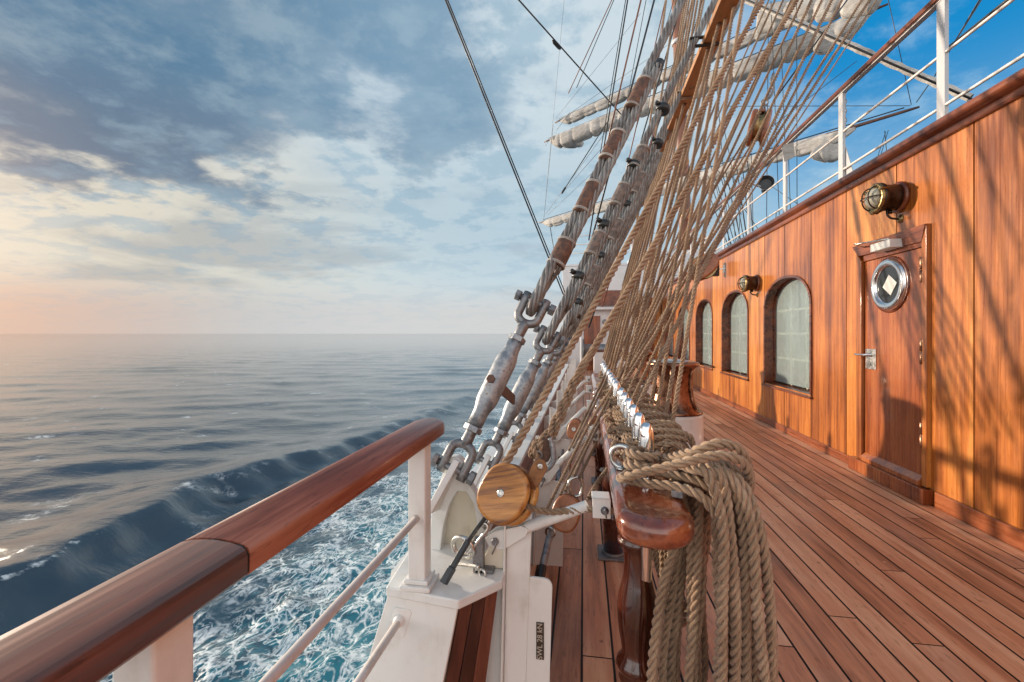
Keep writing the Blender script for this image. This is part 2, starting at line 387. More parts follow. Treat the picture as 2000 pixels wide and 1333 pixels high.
# pale cloud, warm low down over the sun's side, cool elsewhere
lowwarm=g.mix(g.mr(az,-.45,-.95),(.62,.62,.61),(.76,.52,.40))
cream=g.mix(g.mr(az,.05,-.8),(.55,.66,.71),(.78,.74,.63))
pale=g.mix(g.mr(el,.03,.13),lowwarm,cream)
pale=g.mix(g.mr(el,.24,.48),pale,(.74,.80,.82))
grey=g.mix(g.mr(el,.05,.30),(.42,.43,.43),(.13,.20,.30))
grey=g.mix(g.mr(el,.30,.46),grey,(.085,.205,.345))
grey=g.mix(g.mr(g.math('ADD',g.math('MULTIPLY',n4,.5),g.math('MULTIPLY',n2,.5)),.47,.62),grey,(.27,.38,.475))
pale=g.mix(g.math('MULTIPLY',g.mr(n4,.47,.60),g.mr(el,.10,.25,.25,.75)),pale,(.36,.50,.60))
# lumps of shade inside the cloud deck: heavy overhead to port, thin streaks low down
edge=g.math('SUBTRACT',el,g.mr(az,-.85,.10,.235,.40,smooth=False))
edge=g.math('ADD',edge,g.math('MULTIPLY',g.math('SUBTRACT',n2,.5),.22))
thr=g.math('SUBTRACT',.60,g.math('MULTIPLY',g.mr(edge,-.085,.05),g.mr(az,.22,-.20,.035,.185)))
shade=g.mr(g.math('SUBTRACT',nn,thr),-.055,.085)
streak=g.math('MULTIPLY',g.mr(n3,.52,.66),g.math('MULTIPLY',g.mr(el,.42,.10),g.mr(el,.03,.10)))
shade=g.math('MAXIMUM',shade,g.math('MULTIPLY',streak,.55))
cl=g.mix(g.math('MULTIPLY',shade,.94),pale,grey)
# soft blue-grey veil in the middle heights
cl=g.mix(g.math('MULTIPLY',g.math('MULTIPLY',g.mr(el,.06,.22),g.mr(az,-.75,-.1)),.36),cl,(.30,.45,.56))
cover=g.mr(g.math('SUBTRACT',nn,g.math('MULTIPLY',g.mr(az,.20,.72),.30)),.20,.44)
cover=g.math('MULTIPLY',cover,g.mix(g.mr(az,.35,.75),(1,1,1),(.55,.55,.55)))
wisp=g.math('MULTIPLY',g.mr(g.math('ADD',g.math('MULTIPLY',n4,.5),g.math('MULTIPLY',n2,.5)),.46,.66),.62)
clear=g.mix(wisp,clear,(.52,.70,.80))
col=g.mix(cover,clear,cl)
# haze band on the horizon
col=g.mix(g.math('MULTIPLY',g.mr(el,.095,.0),.80),col,lowwarm)
col=g.mix(1.0,col,g.mix(g.mr(az,-.2,-.7),(.86,.87,.88),(.78,.77,.765)),'MULTIPLY')
# light of the veiled sun, out of frame to port
cosn=g.n('ShaderNodeVectorMath',{0:d,1:tuple(sdir)},operation='DOT_PRODUCT').outputs['Value']
glow=g.math('POWER',g.math('MAXIMUM',cosn,0.0),60.0)
col=g.mix(g.math('MULTIPLY',glow,.18),col,(1.6,.95,.50),'ADD')
# unseen sky overhead, made dark blue so wave faces reflect darker
col=g.mix(g.mr(dz,.60,.80,0,.85),col,(.20,.30,.42))
# unseen sky astern, brightness added to lift the light on the deck
col=g.mix(g.math('MULTIPLY',g.mr(g.math('ABSOLUTE',az),1.1,1.9,0,.9),g.mr(dz,.85,.45)),col,(1.55,1.50,1.45))
bg=g.n('ShaderNodeBackground',{'Color':col,'Strength':1.0})
g.nt.links.new(bg.outputs[0],g.n('ShaderNodeOutputWorld').inputs[0])
vs=S.view_settings; vs.view_transform='Standard'; vs.look='None'; vs.gamma=1; vs.exposure=.30; S.display_settings.display_device='sRGB'

# ------------------------------------------------------------------ sea
SEA=-3.3
def build_sea():
    th=np.concatenate([np.arange(-52,14,.12),np.arange(14,70,1.0),np.arange(70,308,3.0)])
    th=np.sort(th); th=np.radians(th)
    r=[2.2]
    while r[-1]<40000: r.append(r[-1]*1.0165)
    r=np.array(r); nr,nt=len(r),len(th)
    D,A=np.meshgrid(r,th,indexing='ij')
    # bearing measured from the lens axis, clockwise
    lr=np.sin(A)*D; lf=np.cos(A)*D
    X=lr*CA-lf*SA; Y=lr*SA+lf*CA
    Z=np.zeros_like(X); cell=np.maximum(D*.0165*.55,.03)
    rg=np.random.default_rng(5)
    wx=X.copy(); wy=Y.copy()
    for k in range(110):
        lam=float(np.exp(rg.uniform(np.log(.7),np.log(8)))); kk=2*np.pi/lam
        # swell runs across the line of sight
        a=rg.normal(0,.50)+R(102)
        amp=.0064*lam**.80*rg.uniform(.4,1.1)*(.75 if lam<1.5 else 1)
        p=kk*(wx*np.cos(a)+wy*np.sin(a))+rg.uniform(0,6.28)
        fade=np.clip((lam/cell-3)/4,0,1)
        s=np.sin(p); Z+=amp*fade*(.72*s-.28*np.cos(2*p))*.62
    # slow patches of calm and ruffled water
    pat=.5+.5*np.sin(X*.11+1.3*np.sin(Y*.07))*np.sin(Y*.09+.8*np.sin(X*.06))
    Z*=.70+.45*pat
    # wake: bow wave ridge running along the ship's side
    ry=np.array([-40,-5,4,6.2,8.0,11.6,15.7,21.6,30,60,200]); rx=np.array([-9.4,-9.2,-9.3,-9.7,-9.95,-10.7,-9.6,-8.7,-8.2,-9,-12.])
    Rx=np.interp(Y,ry,rx)+.10*np.sin(Y*2.1)+.08*np.sin(Y*4.7+1)
    u=X-Rx     # >0 on the ship's side of the crest
    strength=np.interp(Y,[-40,2,8,13,20,34,60],[.5,.85,.95,.75,.45,.22,0])
    ridge=np.where(u<0,np.exp(-(u/2.0)**2),np.exp(-(np.abs(u)/.62)**1.5))*strength*.52
    trough=-.14*np.exp(-((u-1.25)/.75)**2)*strength
    inside=1/(1+np.exp(-(u-.2)/.25))*np.clip(strength*1.4,0,1)
    ch=0
    for k in range(34):
        lam=float(np.exp(rg.uniform(np.log(.25),np.log(1.5)))); kk=2*np.pi/lam; a=rg.uniform(0,6.28)
        ch=ch+.0095*lam*np.clip((lam/cell-3)/4,0,1)*np.sin(kk*(X*np.cos(a)+Y*np.sin(a))+rg.uniform(0,6.28))
    Z=Z*(1-.45*inside)+ridge+trough+ch*inside*.9
    # foam
    by=np.array([-60,0,8,11,14,18,24,40,60,120,300]); bx=np.array([-8.3,-8.2,-8.3,-8.4,-7.4,-6.1,-5.9,-6.6,-7.5,-9,-12.])
    Bx=np.interp(Y,by,bx)+.5*np.sin(Y*.9)+.3*np.sin(Y*2.3+1)+.25*np.sin(Y*4.1)
    foam=np.clip((X-Bx)/1.7,0,1); foam=foam*foam*(3-2*foam)
    foam*=np.interp(Y,[-60,20,45,90,160],[1,1,.8,.35,0])*(X<6)
    foam*=.72+.62*np.clip((X+7.0)/3.5,0,1)
    crest=np.exp(-((u-.05)/.16)**2)*np.interp(Y,[2,6,8.6,10.0],[.9,.9,.62,0]) 
    wk=np.clip((X-(Rx-1.0))/.8,0,1)*np.clip(strength*1.4,0,1)
    Vt=np.stack([X,Y,Z+SEA],-1).reshape(-1,3)
    i=np.arange(nr-1)[:,None]; c=np.arange(nt)[None,:]; e=(c+1)%nt
    Q=np.stack([i*nt+c,(i+1)*nt+c,(i+1)*nt+e,i*nt+e],-1).reshape(-1,4)
    me=np_mesh('sea',Vt,Q[:,::-1])
    for nm,a in (('foam',np.maximum(foam,0)),('crest',crest),('wake',wk)):
        t=me.attributes.new(nm,'FLOAT','POINT'); t.data.foreach_set('value',np.ascontiguousarray(a.ravel(),np.float32))
    g=G('sea_water'); o=g.obj(); fo=g.attr('foam'); cr=g.attr('crest'); wk=g.attr('wake')
    q=g.map(o,(1,1,0))
    # lacy foam: thin walls between cells, at two sizes, pulled about by noise
    qs=g.map(o,(1,.62,0))
    warp=g.n('ShaderNodeTexNoise',{'Vector':qs,'Scale':1.4,'Detail':3,'Roughness':.5}).outputs['Color']
    qw=g.addv(qs,g.n('ShaderNodeVectorMath',{0:g.n('ShaderNodeVectorMath',{0:warp,1:(.5,.5,.5)},operation='SUBTRACT').outputs[0],'Scale':.85},operation='SCALE').outputs[0])
    def lace(sc,w):
        v=g.n('ShaderNodeTexVoronoi',{'Vector':qw,'Scale':sc},feature='DISTANCE_TO_EDGE').outputs[0]
        return g.mr(v,w,0.0)
    def ridge(sc,wd,loc):
        a=g.noise(g.map(qw,(1,1,1),loc),sc,4,.6); return g.mr(g.math('ABSOLUTE',g.math('SUBTRACT',a,.5)),wd,0.0)
    big=g.noise(q,.62,5,.62); fine=g.noise(q,5.5,5,.65)
    thick=g.mr(g.math('MULTIPLY',big,fo),.30,.58)
    l1=g.math('MULTIPLY',lace(1.9,.060),.95); l2=g.math('MULTIPLY',lace(4.4,.085),g.mr(big,.42,.58)); l3=ridge(1.6,.028,(3,1,0)); l4=g.math('MULTIPLY',ridge(3.6,.038,(9,4,0)),.75)
    net=g.math('MAXIMUM',g.math('MAXIMUM',l1,l2),g.math('MAXIMUM',l3,l4))
    patch=g.mr(g.math('ADD',g.math('MULTIPLY',fine,.45),g.math('MULTIPLY',big,.55)),.535,.64)
    net=g.math('MAXIMUM',g.math('MULTIPLY',net,g.mr(fine,.34,.56,.25,1)),g.math('MULTIPLY',patch,.9))
    fm=g.math('MULTIPLY',net,g.mr(g.math('ADD',fo,g.math('MULTIPLY',g.math('SUBTRACT',big,.50),3.6)),.25,1.0))
    fm=g.math('MAXIMUM',fm,g.math('MULTIPLY',g.mr(g.math('ADD',cr,g.math('MULTIPLY',g.math('MULTIPLY',g.math('SUBTRACT',fine,.52),3.2),cr)),.62,1.1),.75))
    fm=g.math('MULTIPLY',g.math('MINIMUM',fm,1.0),g.mr(g.noise(qs,12,4,.7),.28,.50,.35,1.0))
    deep=(.006,.020,.036); aer=(.006,.165,.215)
    deep=g.mix(fo,deep,(.006,.045,.070))
    wc=g.mix(g.math('MULTIPLY',g.mr(g.math('MULTIPLY',fo,g.math('ADD',big,g.math('MULTIPLY',g.math('SUBTRACT',fine,.5),.7))),.40,.66),.9),deep,aer)
    col=g.mix(fm,wc,(.84,.88,.88))
    cd=g.n('ShaderNodeCameraData').outputs['View Distance'] if False else None
    r1=g.noise(g.map(o,(.75,1.9,0)),1.7,4,.6); r2=g.noise(g.map(o,(.9,1.8,0)),5.5,5,.65); r3=g.noise(g.map(o,(1,1.4,0)),.33,3,.5)
    h=g.math('ADD',g.math('MULTIPLY',r1,.36),g.math('ADD',g.math('MULTIPLY',r2,.085),g.math('MULTIPLY',r3,.35)))
    h=g.math('ADD',h,g.math('MULTIPLY',g.noise(g.map(o,(1,1.5,0)),15,4,.6),.020))
    h=g.math('ADD',h,g.math('MULTIPLY',wk,g.math('ADD',g.math('MULTIPLY',r2,.08),g.math('MULTIPLY',fine,.04))))
    h=g.math('ADD',h,g.math('MULTIPLY',fm,.03))
    nb=g.bump(h,.20,.36)
    rough=g.mix(fm,(.06,.06,.06),(.7,.7,.7))
    m=g.out(color=col,rough=rough,ior=1.95,spec=.5,normal=nb)
    me.materials.append(m); o=bpy.data.objects.new('sea',me); link(o); tag(o,'open sea with low swell, bow wave and lacy white wake foam','sea',kind='structure')
build_sea()
# ------------------------------------------------------------------ deck
WX=2.51            # deckhouse face
def build_deck():
    b=MB(); pw=.1195; x=-.60; k=0
    b.mm((-.60,-3,-.06),(WX+.25,18,-.0045))
    rr=random.Random(3); cells=[]
    while x<WX-.005:
        x1=min(x+pw-.0092,WX+.1); off=rr.choice([0,.9,1.8,2.5,.45,1.35])+rr.uniform(-.15,.15); y=-3-off
        while y<18:
            y1=y+rr.uniform(2.3,3.0)
            v=rr.random(); a=max(y,-3); e=min(y1-.006,18)
            if e>a: b.add([(x,a,0),(x1,a,0),(x1,e,0),(x,e,0)],[(0,1,2,3)],False,v); cells.append((x,x1,a,e,v))
            y=y1
        x+=pw
    o=b.build('deck',M['deck'],keep0=True); o.data.materials.append(M['caulk'])
    for p in o.data.polygons[:6]: p.material_index=1
    tag(o,'teak deck planks with black caulked seams','deck',kind='structure')
    pl=MB()
    for (x0,x1,a,e,v) in cells:
        if e<.8 or a>7: continue
        for yy in (a+.09,e-.09,a+(e-a)*.5):
            if rr.random()<.75 and yy>.9:
                xc=x0+(x1-x0)*rr.choice([.33,.66]); r=.0085; t=rr.random()
                pl.add([(xc+r*math.cos(q*.5236),yy+r*math.sin(q*.5236),.0012) for q in range(12)],[tuple(range(12))],False,(v+.35+t*.5)%1)
    q=pl.build('deck_plugs',M['deck'],keep0=True); tag(q,'round wooden plugs over the deck fastenings','deck plugs',kind='stuff')
build_deck()

# ------------------------------------------------------------------ hull side and bulwark
hull=thing('ship_bulwark','low white steel bulwark and hull side with brown inner boards below the wire shrouds','bulwark',(-.5,1.3,0))
CAPZ=.48
b=MB()
for (y0,y1) in ((-6,1.32),(1.32,18)):      # plating below the deck edge, flaring outboard
    b.prism([(-.602,y0,-.005),(-.72,y0,-.5),(-1.25,y0,-3.6),(-.7,y0,-3.6),(-.602,y0,-.4)],(0,y1-y0,0))
b.prism([(-.62,1.45,0),(-.69,1.45,.02),(-.64,1.45,CAPZ-.03),(-.60,1.45,CAPZ-.03)],(0,16.5,0))
b.build('hull_plating',M['white'],hull)
# end block facing the gangway
A0=V((-.583,1.314,CAPZ)); A1=V((-.356,1.285,CAPZ)); A2=V((-.259,1.406,CAPZ))
lo=lambda p,z,k=.25: V((p.x-(CAPZ-z)*k, p.y, z))
b=MB()
z0=-.12; zt=CAPZ-.028
f=[lo(A0,z0,.31),lo(A1,z0,.2),lo(A1,zt,.2),lo(A0,zt,.31)]
b.prism(f,(0,.02,0))
b.add([lo(A0,z0,.31)+V((0,.02,0)),lo(A0,zt,.31)+V((0,.02,0)),(-.63,1.60,zt),(-.78,1.60,z0)],[(0,1,2,3)])
b.build('end_plate',M['white'],hull,bevel=.004)
b=MB()
p0=lo(A1,z0,.2)+V((.004,.022,0)); p1=lo(A1,zt,.2)+V((.004,.022,0)); p2=lo(A2,zt,.13)+V((0,0,0)); p3=lo(A2,z0,.13)
for k in range(3):
    t0,t1=k/3,(k+1)/3-.02
    q0,q1,q2,q3=p0.lerp(p3,t0),p1.lerp(p2,t0),p1.lerp(p2,t1),p0.lerp(p3,t1)
    b.prism([q0,q3,q2,q1],V((-.02,.02,0)),rnd=random.random())
b.build('end_boards',M['panel'],hull,bevel=.003)
b=MB()
b.prism([A0+V((-.012,-.006,-.03)),A1+V((-.002,-.012,-.03)),A2+V((.008,-.006,-.03)),(-.255,1.56,CAPZ-.03),(-.38,1.62,CAPZ-.03),(-.38,1.75,CAPZ-.03),(-.63,1.75,CAPZ-.03)],(0,0,.03))
b.build('end_cap',M['white'],hull,bevel=.006)
b=MB(); y=1.753
while y<11.6:
    b.mm((-.63,y,CAPZ-.032),(-.375,y+.34,CAPZ-.004)); b.mm((-.63,y+.3401,CAPZ-.036),(-.375,y+.3539,CAPZ-.012)); y+=.354
b.build('cap_rail',M['white'],hull,bevel=.003)
b=MB()
b.mm((-.425,1.5,-.05),(-.395,11.6,CAPZ-.037))
for k in range(3): b.mm((-.396,1.5,.05+k*.135),(-.384,11.6,.05+k*.135+.128),rnd=.2+.3*k)
b.build('inner_boards',M['panel'],hull,bevel=.003)
# white bulwark stays every metre; the first carries a gusset with a stamped plate
def stay(y,first=False):
    b=MB()
    b.prism([(-.262,y,-.0),(-.190,y,0),(-.165,y,.66),(-.246,y,.70)],(0,.014,0))
    b.prism([(-.262,y-.022,0),(-.246,y-.022,.70),(-.246,y,.70),(-.262,y,0)],(-.008,0,0))
    b.prism([(-.39,y+.006,0),(-.262,y+.006,0),(-.25,y+.006,.5),(-.38,y+.006,.44)],(0,.008,0))
    s=b.build('bulwark_stay',M['white'],hull,bevel=.003)
    b=MB(); pts=[(-.190,y+.002,0),(-.112,y+.002,0)]
    for k in range(7):
        a=k/6*math.pi/2; pts.append((-.130+.026*math.cos(a)+.004,y+.002,.43+.026*math.sin(a)))
    pts.append((-.174,y+.002,.458)); b.prism(pts,(0,.01,0)); gp=b.build('gusset',M['white'],s,bevel=.002)
    return s,gp
STY=[1.47+.98*k for k in range(10)]
for k,y in enumerate(STY):
    s,gp=stay(y)
    if k==0: stay0=s
# stamped plate
def text_mesh(name,txt,size,mat,parent,mw):
    cu=bpy.data.curves.new(name,'FONT'); cu.body=txt; cu.size=size; cu.extrude=.0004; cu.align_x='CENTER'; cu.align_y='CENTER'
    t=bpy.data.objects.new(name+'_tmp',cu); link(t); dg=bpy.context.evaluated_depsgraph_get(); dg.update()
    me=bpy.data.meshes.new_from_object(t.evaluated_get(dg)); bpy.data.objects.remove(t)
    me.transform(mw); me.transform(Matrix.Translation(-origin(parent)))
    me.materials.clear(); me.materials.append(mat); o=bpy.data.objects.new(name,me); link(o,parent); return o
b=MB(); b.mm((-.152,1.468,.195),(-.127,1.4715,.315)); lp=b.build('label_plate',M['labelp'],stay0,bevel=.001)
text_mesh('label_letters','SWL 28 kN',.0245,M['labelt'],stay0,Matrix.Translation((-.1395,1.4672,.255))@Matrix.Rotation(R(90),4,'Y').inverted()@Matrix.Rotation(R(90),4,'X'))
# chainplates: arched casting for the first shroud, plain lugs for the others
b=MB(); Y0=1.56
pl=[(836,1100),(843,985),(872,905),(880,893),(893,893),(905,905),(912,940)]
outer=[atY(px,py,Y0) for px,py in pl]+[atY(928,965,Y0),atY(944,1015,Y0),atY(952,1100,Y0)]
inner=[atY(px,py,Y0) for px,py in ((938,1100),(932,1030),(924,985),(910,962),(893,960),(878,985),(866,1030),(857,1100))]
b.prism(outer+inner,(0,.05,0))
b.build('arched_chainplate',M['white'],hull,bevel=.006)
b=MB(); b.prism([atY(px,py,Y0+.051) for px,py in ((848,1103),(944,1103),(940,1000),(905,950),(870,985))],(0,.012,0)); b.build('arch_backing',M['cream'],hull)
FOOT=[V((-.45,1.537,.778)),V((-.45,2.076,.654)),V((-.45,2.79,.61)),V((-.45,3.45,.60)),V((-.45,4.10,.60)),V((-.45,4.75,.60)),V((-.45,5.40,.60))]
DIRS=[V((.445,.365,1)),V((.475,.32,1)),V((.485,.27,1)),V((.49,.22,1)),V((.495,.17,1)),V((.50,.12,1)),V((.50,.07,1))]
for k,(P,D) in enumerate(zip(FOOT,DIRS)):
    d_=D.normalized(); w=V((1,0,-.45)).normalized(); n_=d_.cross(w)
    b=MB(); up=P+d_*.032; base=P-d_*(P.z-CAPZ+.012)/d_.z
    if k==0: base=P-d_*.15
    hw=.026
    b.prism([up-n_*hw*.6-w*.012,up+n_*hw*.6-w*.012,P+n_*hw-w*.012,base+n_*.085-w*.012,base-n_*.085-w*.012,P-n_*hw-w*.012],w*.024)
    b.build('chainplate',M['white'],hull,bevel=.004)
# grey block and padeye on the end cap
b=MB(); gb=at(904,1120,1.52); 
b.box((-.335,1.44,CAPZ+.055),(.034,.030,.11)); b.box((-.315,1.45,CAPZ+.006),(.06,.05,.012)); b.build('padeye',M['galvd'],hull,bevel=.003)

# ------------------------------------------------------------------ teak handrail over the gangway
hr=thing('handrail','varnished teak handrail on square white posts, with white rods across the gangway','handrail',(-.5,.9,CAPZ))
def rail_section(y0,y1,rnd,round_end):
    prof=[(-.0545,-.020),(-.0545,.004),(-.052,.0115),(-.046,.0155),(-.030,.0195),(-.010,.0215),(.010,.0215),(.030,.0195),(.046,.0155),(.052,.0115),(.0545,.004),(.0545,-.020),(.050,-.0255),(-.050,-.0255)]
    ys=[y0]; n=len(prof); b=MB(); vs=[];
    steps=[(y0,1.0)]+([(y1-.05+.05*math.sin(t*math.pi/16),max(math.cos(t*math.pi/16),.18)) for t in range(9)] if round_end else [(y1,1.0)])
    for (y,w) in steps: vs+= [V((-.500+p[0]*(.35+.65*w if w<1 else 1),y,.948+p[1])) for p in prof]
    fs=[]
    for i in range(len(steps)-1):
        for k in range(n): l=(k+1)%n; fs.append((i*n+k,i*n+l,(i+1)*n+l,(i+1)*n+k))
    b.add(vs,fs,True,rnd); 
    b.f.append(tuple(range(n))); b.s.append(False); m=(len(steps)-1)*n; b.f.append(tuple(m+k for k in range(n-1,-1,-1))); b.s.append(False)
    return b.build('rail_section',M['rail'],hr)
rail_section(.553,1.462,.66,True); rail_section(-1.6,.548,.30,False)
b=MB(); b.prism([(-.500+p[0]*.97,.547,.948+p[1]*.97) for p in ((-.0545,-.020),(-.0545,.004),(-.046,.0155),(0,.0215),(.046,.0155),(.0545,.004),(.0545,-.020),(.05,-.0255),(-.05,-.0255))],(0,.007,0)); b.build('rail_joint',M['black'],hr)
for (y,zb) in ((1.335,CAPZ),(.462,-.35),(-.9,-.35)):
    b=MB(); b.mm((-.525,y-.028,zb),(-.469,y+.028,.922)); p=b.build('post',M['white'],hr,bevel=.006)
    if zb>0:
        b=MB(); b.mm((-.545,y-.046,zb+.001),(-.449,y+.050,zb+.016)); b.mm((-.535,y-.036,zb+.0165),(-.459,y+.040,zb+.030)); b.build('foot_plate',M['white'],p,bevel=.004)
b=MB(); b.tube([(-.497,1.312,.694),(-.500,.4,.694),(-.500,-1.4,.694)],.0105,12); b.build('lower_rod',M['rod'],hr)
b=MB(); b.tube([(-.548,1.292,.388),(-.552,1.0,.386),(-.556,.2,.386),(-.556,-1.4,.386)],.0115,12)
b.build('lowest_rod',M['rod'],hr)
b=MB(); c=V((-.540,1.3005,.378)); pts=[]
for (sx,sz) in ((1,1),(-1,1),(-1,-1),(1,-1)):
    for k in range(5):
        a={(1,1):0,(-1,1):90,(-1,-1):180,(1,-1):270}[(sx,sz)]+k*22.5
        pts.append(c+V((sx*.018+.012*math.cos(R(a))-.02*(sz<0),0,sz*.032+.012*math.sin(R(a)))))
b.prism(pts,(0,.008,0)); b.lathe((-.548,1.301,.388),(0,-1,0),[(0,.017),(.012,.016),(.02,.0125)],16); b.build('rod_socket',M['white'],hr,bevel=.002)
# ------------------------------------------------------------------ deckhouse
house=thing('deckhouse','long varnished wooden deckhouse with arched windows, a door and a moulded top rail','deckhouse',(WX,6,0))
HT=2.63; YB0,YB1=-3.0,15.6
WIN=[(5.53+1.97*k,6.86+1.97*k) for k in range(5)]
ZS,ZSP,ZT=.565,1.58,1.965
SEAMS=[-2.9,-2.2,-1.5,-.8,-.1,.6,1.3,2.0,2.7,3.395,4.137,4.853,5.545,6.23,6.87,7.515,8.17,8.82,9.48,10.13,10.79,11.45,12.1,12.76,13.42,14.07,14.73,15.4]
DY0,DY1,DZ1=3.755,4.628,2.055
def arch(y,w):   # height of the window arch over y
    c=(w[0]+w[1])/2; h=(w[1]-w[0])/2; t=min(abs(y-c)/h,1); return ZSP+(ZT-ZSP)*math.sqrt(max(1-t**2.3,0))
b=MB(); bk=MB()
for s0,s1 in zip(SEAMS[:-1],SEAMS[1:]):
    v=random.random(); a,e=s0+.0065,s1-.0065
    cuts=sorted({a,e}|{w[k] for w in WIN for k in(0,1) if a<w[k]<e}|{w[0]+(w[1]-w[0])*(.5-.5*math.cos(math.pi*q/40)) for w in WIN for q in range(1,40) if a<w[0]+(w[1]-w[0])*(.5-.5*math.cos(math.pi*q/40))<e}|{y for y in (DY0+.06,DY1-.06) if a<y<e})
    for y0,y1 in zip(cuts[:-1],cuts[1:]):
        ym=(y0+y1)/2; w=next((w for w in WIN if w[0]<ym<w[1]),None)
        if w:
            b.add([(WX,y0,.0),(WX,y1,.0),(WX,y1,ZS),(WX,y0,ZS)],[(0,1,2,3)],False,v)
            b.add([(WX,y0,arch(y0,w)),(WX,y1,arch(y1,w)),(WX,y1,HT),(WX,y0,HT)],[(0,1,2,3)],False,v)
        elif DY0+.06-1e-6<=y0 and y1<=DY1-.06+1e-6:
            b.add([(WX,y0,1.93),(WX,y1,1.93),(WX,y1,HT),(WX,y0,HT)],[(0,1,2,3)],False,v)
        else: b.add([(WX,y0,0),(WX,y1,0),(WX,y1,HT),(WX,y0,HT)],[(0,1,2,3)],False,v)
    for y in (a,e):
        b.add([(WX,y,0),(WX+.012,y,0),(WX+.012,y,HT),(WX,y,HT)],[(0,1,2,3)],False,v) if not any(w[0]<y<w[1] for w in WIN) else None
b.build('wall_panels',M['wall'],house,recalc=False)
bk=MB()
ys=[YB0]+[v for w in WIN for v in (w[0]-.03,w[1]+.03)]+[YB1]
allc=sorted(set(ys+[DY0+.05,DY1-.05]))
for y0,y1 in zip(allc[:-1],allc[1:]):
    ym=(y0+y1)/2; w=next((w for w in WIN if w[0]-.03<ym<w[1]+.03),None)
    z=[(0,ZS-.04),(ZT+.04,HT)] if w else ([(1.93,HT)] if DY0+.05<ym<DY1-.05 else [(0,HT)])
    for a,c in z: bk.add([(WX+.011,y0,a),(WX+.011,y1,a),(WX+.011,y1,c),(WX+.011,y0,c)],[(0,1,2,3)])
bk.build('panel_backing',M['gap'],house)
b=MB(); b.mm((WX+.9,YB0,-.2),(WX+4.4,YB1,HT+.02)); b.mm((WX+.03,YB0,HT-.03),(WX+.9,YB1,HT+.02)); b.mm((WX+.03,YB1-.05,0),(WX+.9,YB1,HT-.031)); b.mm((WX+.03,YB0,0),(WX+.9,YB0+.05,HT-.031)); b.build('house_core',M['dark'],house)
# moulded top rail and skirting
b=MB()
b.prism([(WX+.02,YB0,HT-.008),(WX-.022,YB0,HT-.008),(WX-.030,YB0,HT+.010),(WX-.030,YB0,HT+.034),(WX-.016,YB0,HT+.044),(WX-.05,YB0,HT+.056),(WX-.066,YB0,HT+.074),(WX-.070,YB0,HT+.098),(WX-.060,YB0,HT+.120),(WX-.035,YB0,HT+.134),(WX+.10,YB0,HT+.138),(WX+.10,YB0,HT-.008)],(0,YB1-YB0,0))
b.build('top_rail',M['trim'],house,bevel=.003)
b=MB(); b.mm((WX-.028,YB0,.001),(WX-.001,DY0-.06,.115),.4); b.mm((WX-.022,DY1+.06,.001),(WX-.001,YB1,.085),.6)
b.build('skirting',M['trim'],house,bevel=.006)
# arched windows
def window(k,w):
    c=(w[0]+w[1])/2; n=36; fr=MB()
    def pth(off):
        P=[(w[0]-off,ZS-off)]
        for q in range(n+1):
            y=w[0]+(w[1]-w[0])*(.5-.5*math.cos(math.pi*q/n)); s=(y-c)/((w[1]-w[0])/2)
            P.append((y+off*s*(1 if abs(s)>.2 else 1),arch(y,w)+off*(1-abs(s)**3)*.9))
        P.append((w[1]+off,ZS-off)); return P
    def ring(o0,o1,x0,x1):
        a,bq=pth(o0),pth(o1); m=len(a); vs=[]
        for (p,q) in zip(a,bq): vs+=[(x0,p[0],p[1]),(x0,q[0],q[1]),(x1,q[0],q[1]),(x1,p[0],p[1])]
        fs=[]
        for i in range(m-1):
            for e in range(4): fs.append((i*4+e,i*4+(e+1)%4,(i+1)*4+(e+1)%4,(i+1)*4+e))
        fr.add(vs,fs,False)
    ring(-.022,.014,WX-.014,WX+.16)
    ring(-.046,-.0225,WX+.105,WX+.155)
    f=fr.build('window',M['trim'],house)
    sl=MB(); sl.prism([(WX-.034,w[0]-.03,ZS-.044),(WX-.034,w[0]-.03,ZS-.020),(WX+.155,w[0]-.03,ZS+.012),(WX+.155,w[0]-.03,ZS-.03)],(0,w[1]-w[0]+.06,0)); sl.build('sill',M['trim'],f,bevel=.003)
    pn=MB(); P=pth(-.03); out=[(WX+.125,y,z) for y,z in P]; pn.prism(out,(.006,0,0)); pn.build('pane',M['glass'],f,recalc=True)
    cu=MB(); m=90; vs=[]; rr=random.Random(k*3+1)
    ph=[rr.uniform(0,6) for _ in range(4)]
    for i in range(m+1):
        t=i/m; y=w[0]+.02+(w[1]-w[0]-.04)*t; x=WX+.30+.03*math.sin(t*38+ph[0])+.018*math.sin(t*71+ph[1])
        vs+=[(x,y,ZS-.1),(x+.01*math.sin(t*20+ph[2]),y,ZT+.1)]
    cu.add(vs,[(2*i,2*i+2,2*i+3,2*i+1) for i in range(m)],True); cu.build('curtain',M['curtain'],f,recalc=False)
    mu=MB()
    for z in (.92,1.25,1.56): mu.mm((WX+.16,w[0]+.0,z-.013),(WX+.178,w[1],z+.013))
    mu.mm((WX+.159,c-.20-.012,ZS),(WX+.176,c-.20+.012,ZT)); mu.mm((WX+.159,c+.22-.012,ZS),(WX+.176,c+.22+.012,ZT)); mu.build('glazing_bars',M['cream'],f)
for k,w in enumerate(WIN): window(k,w)
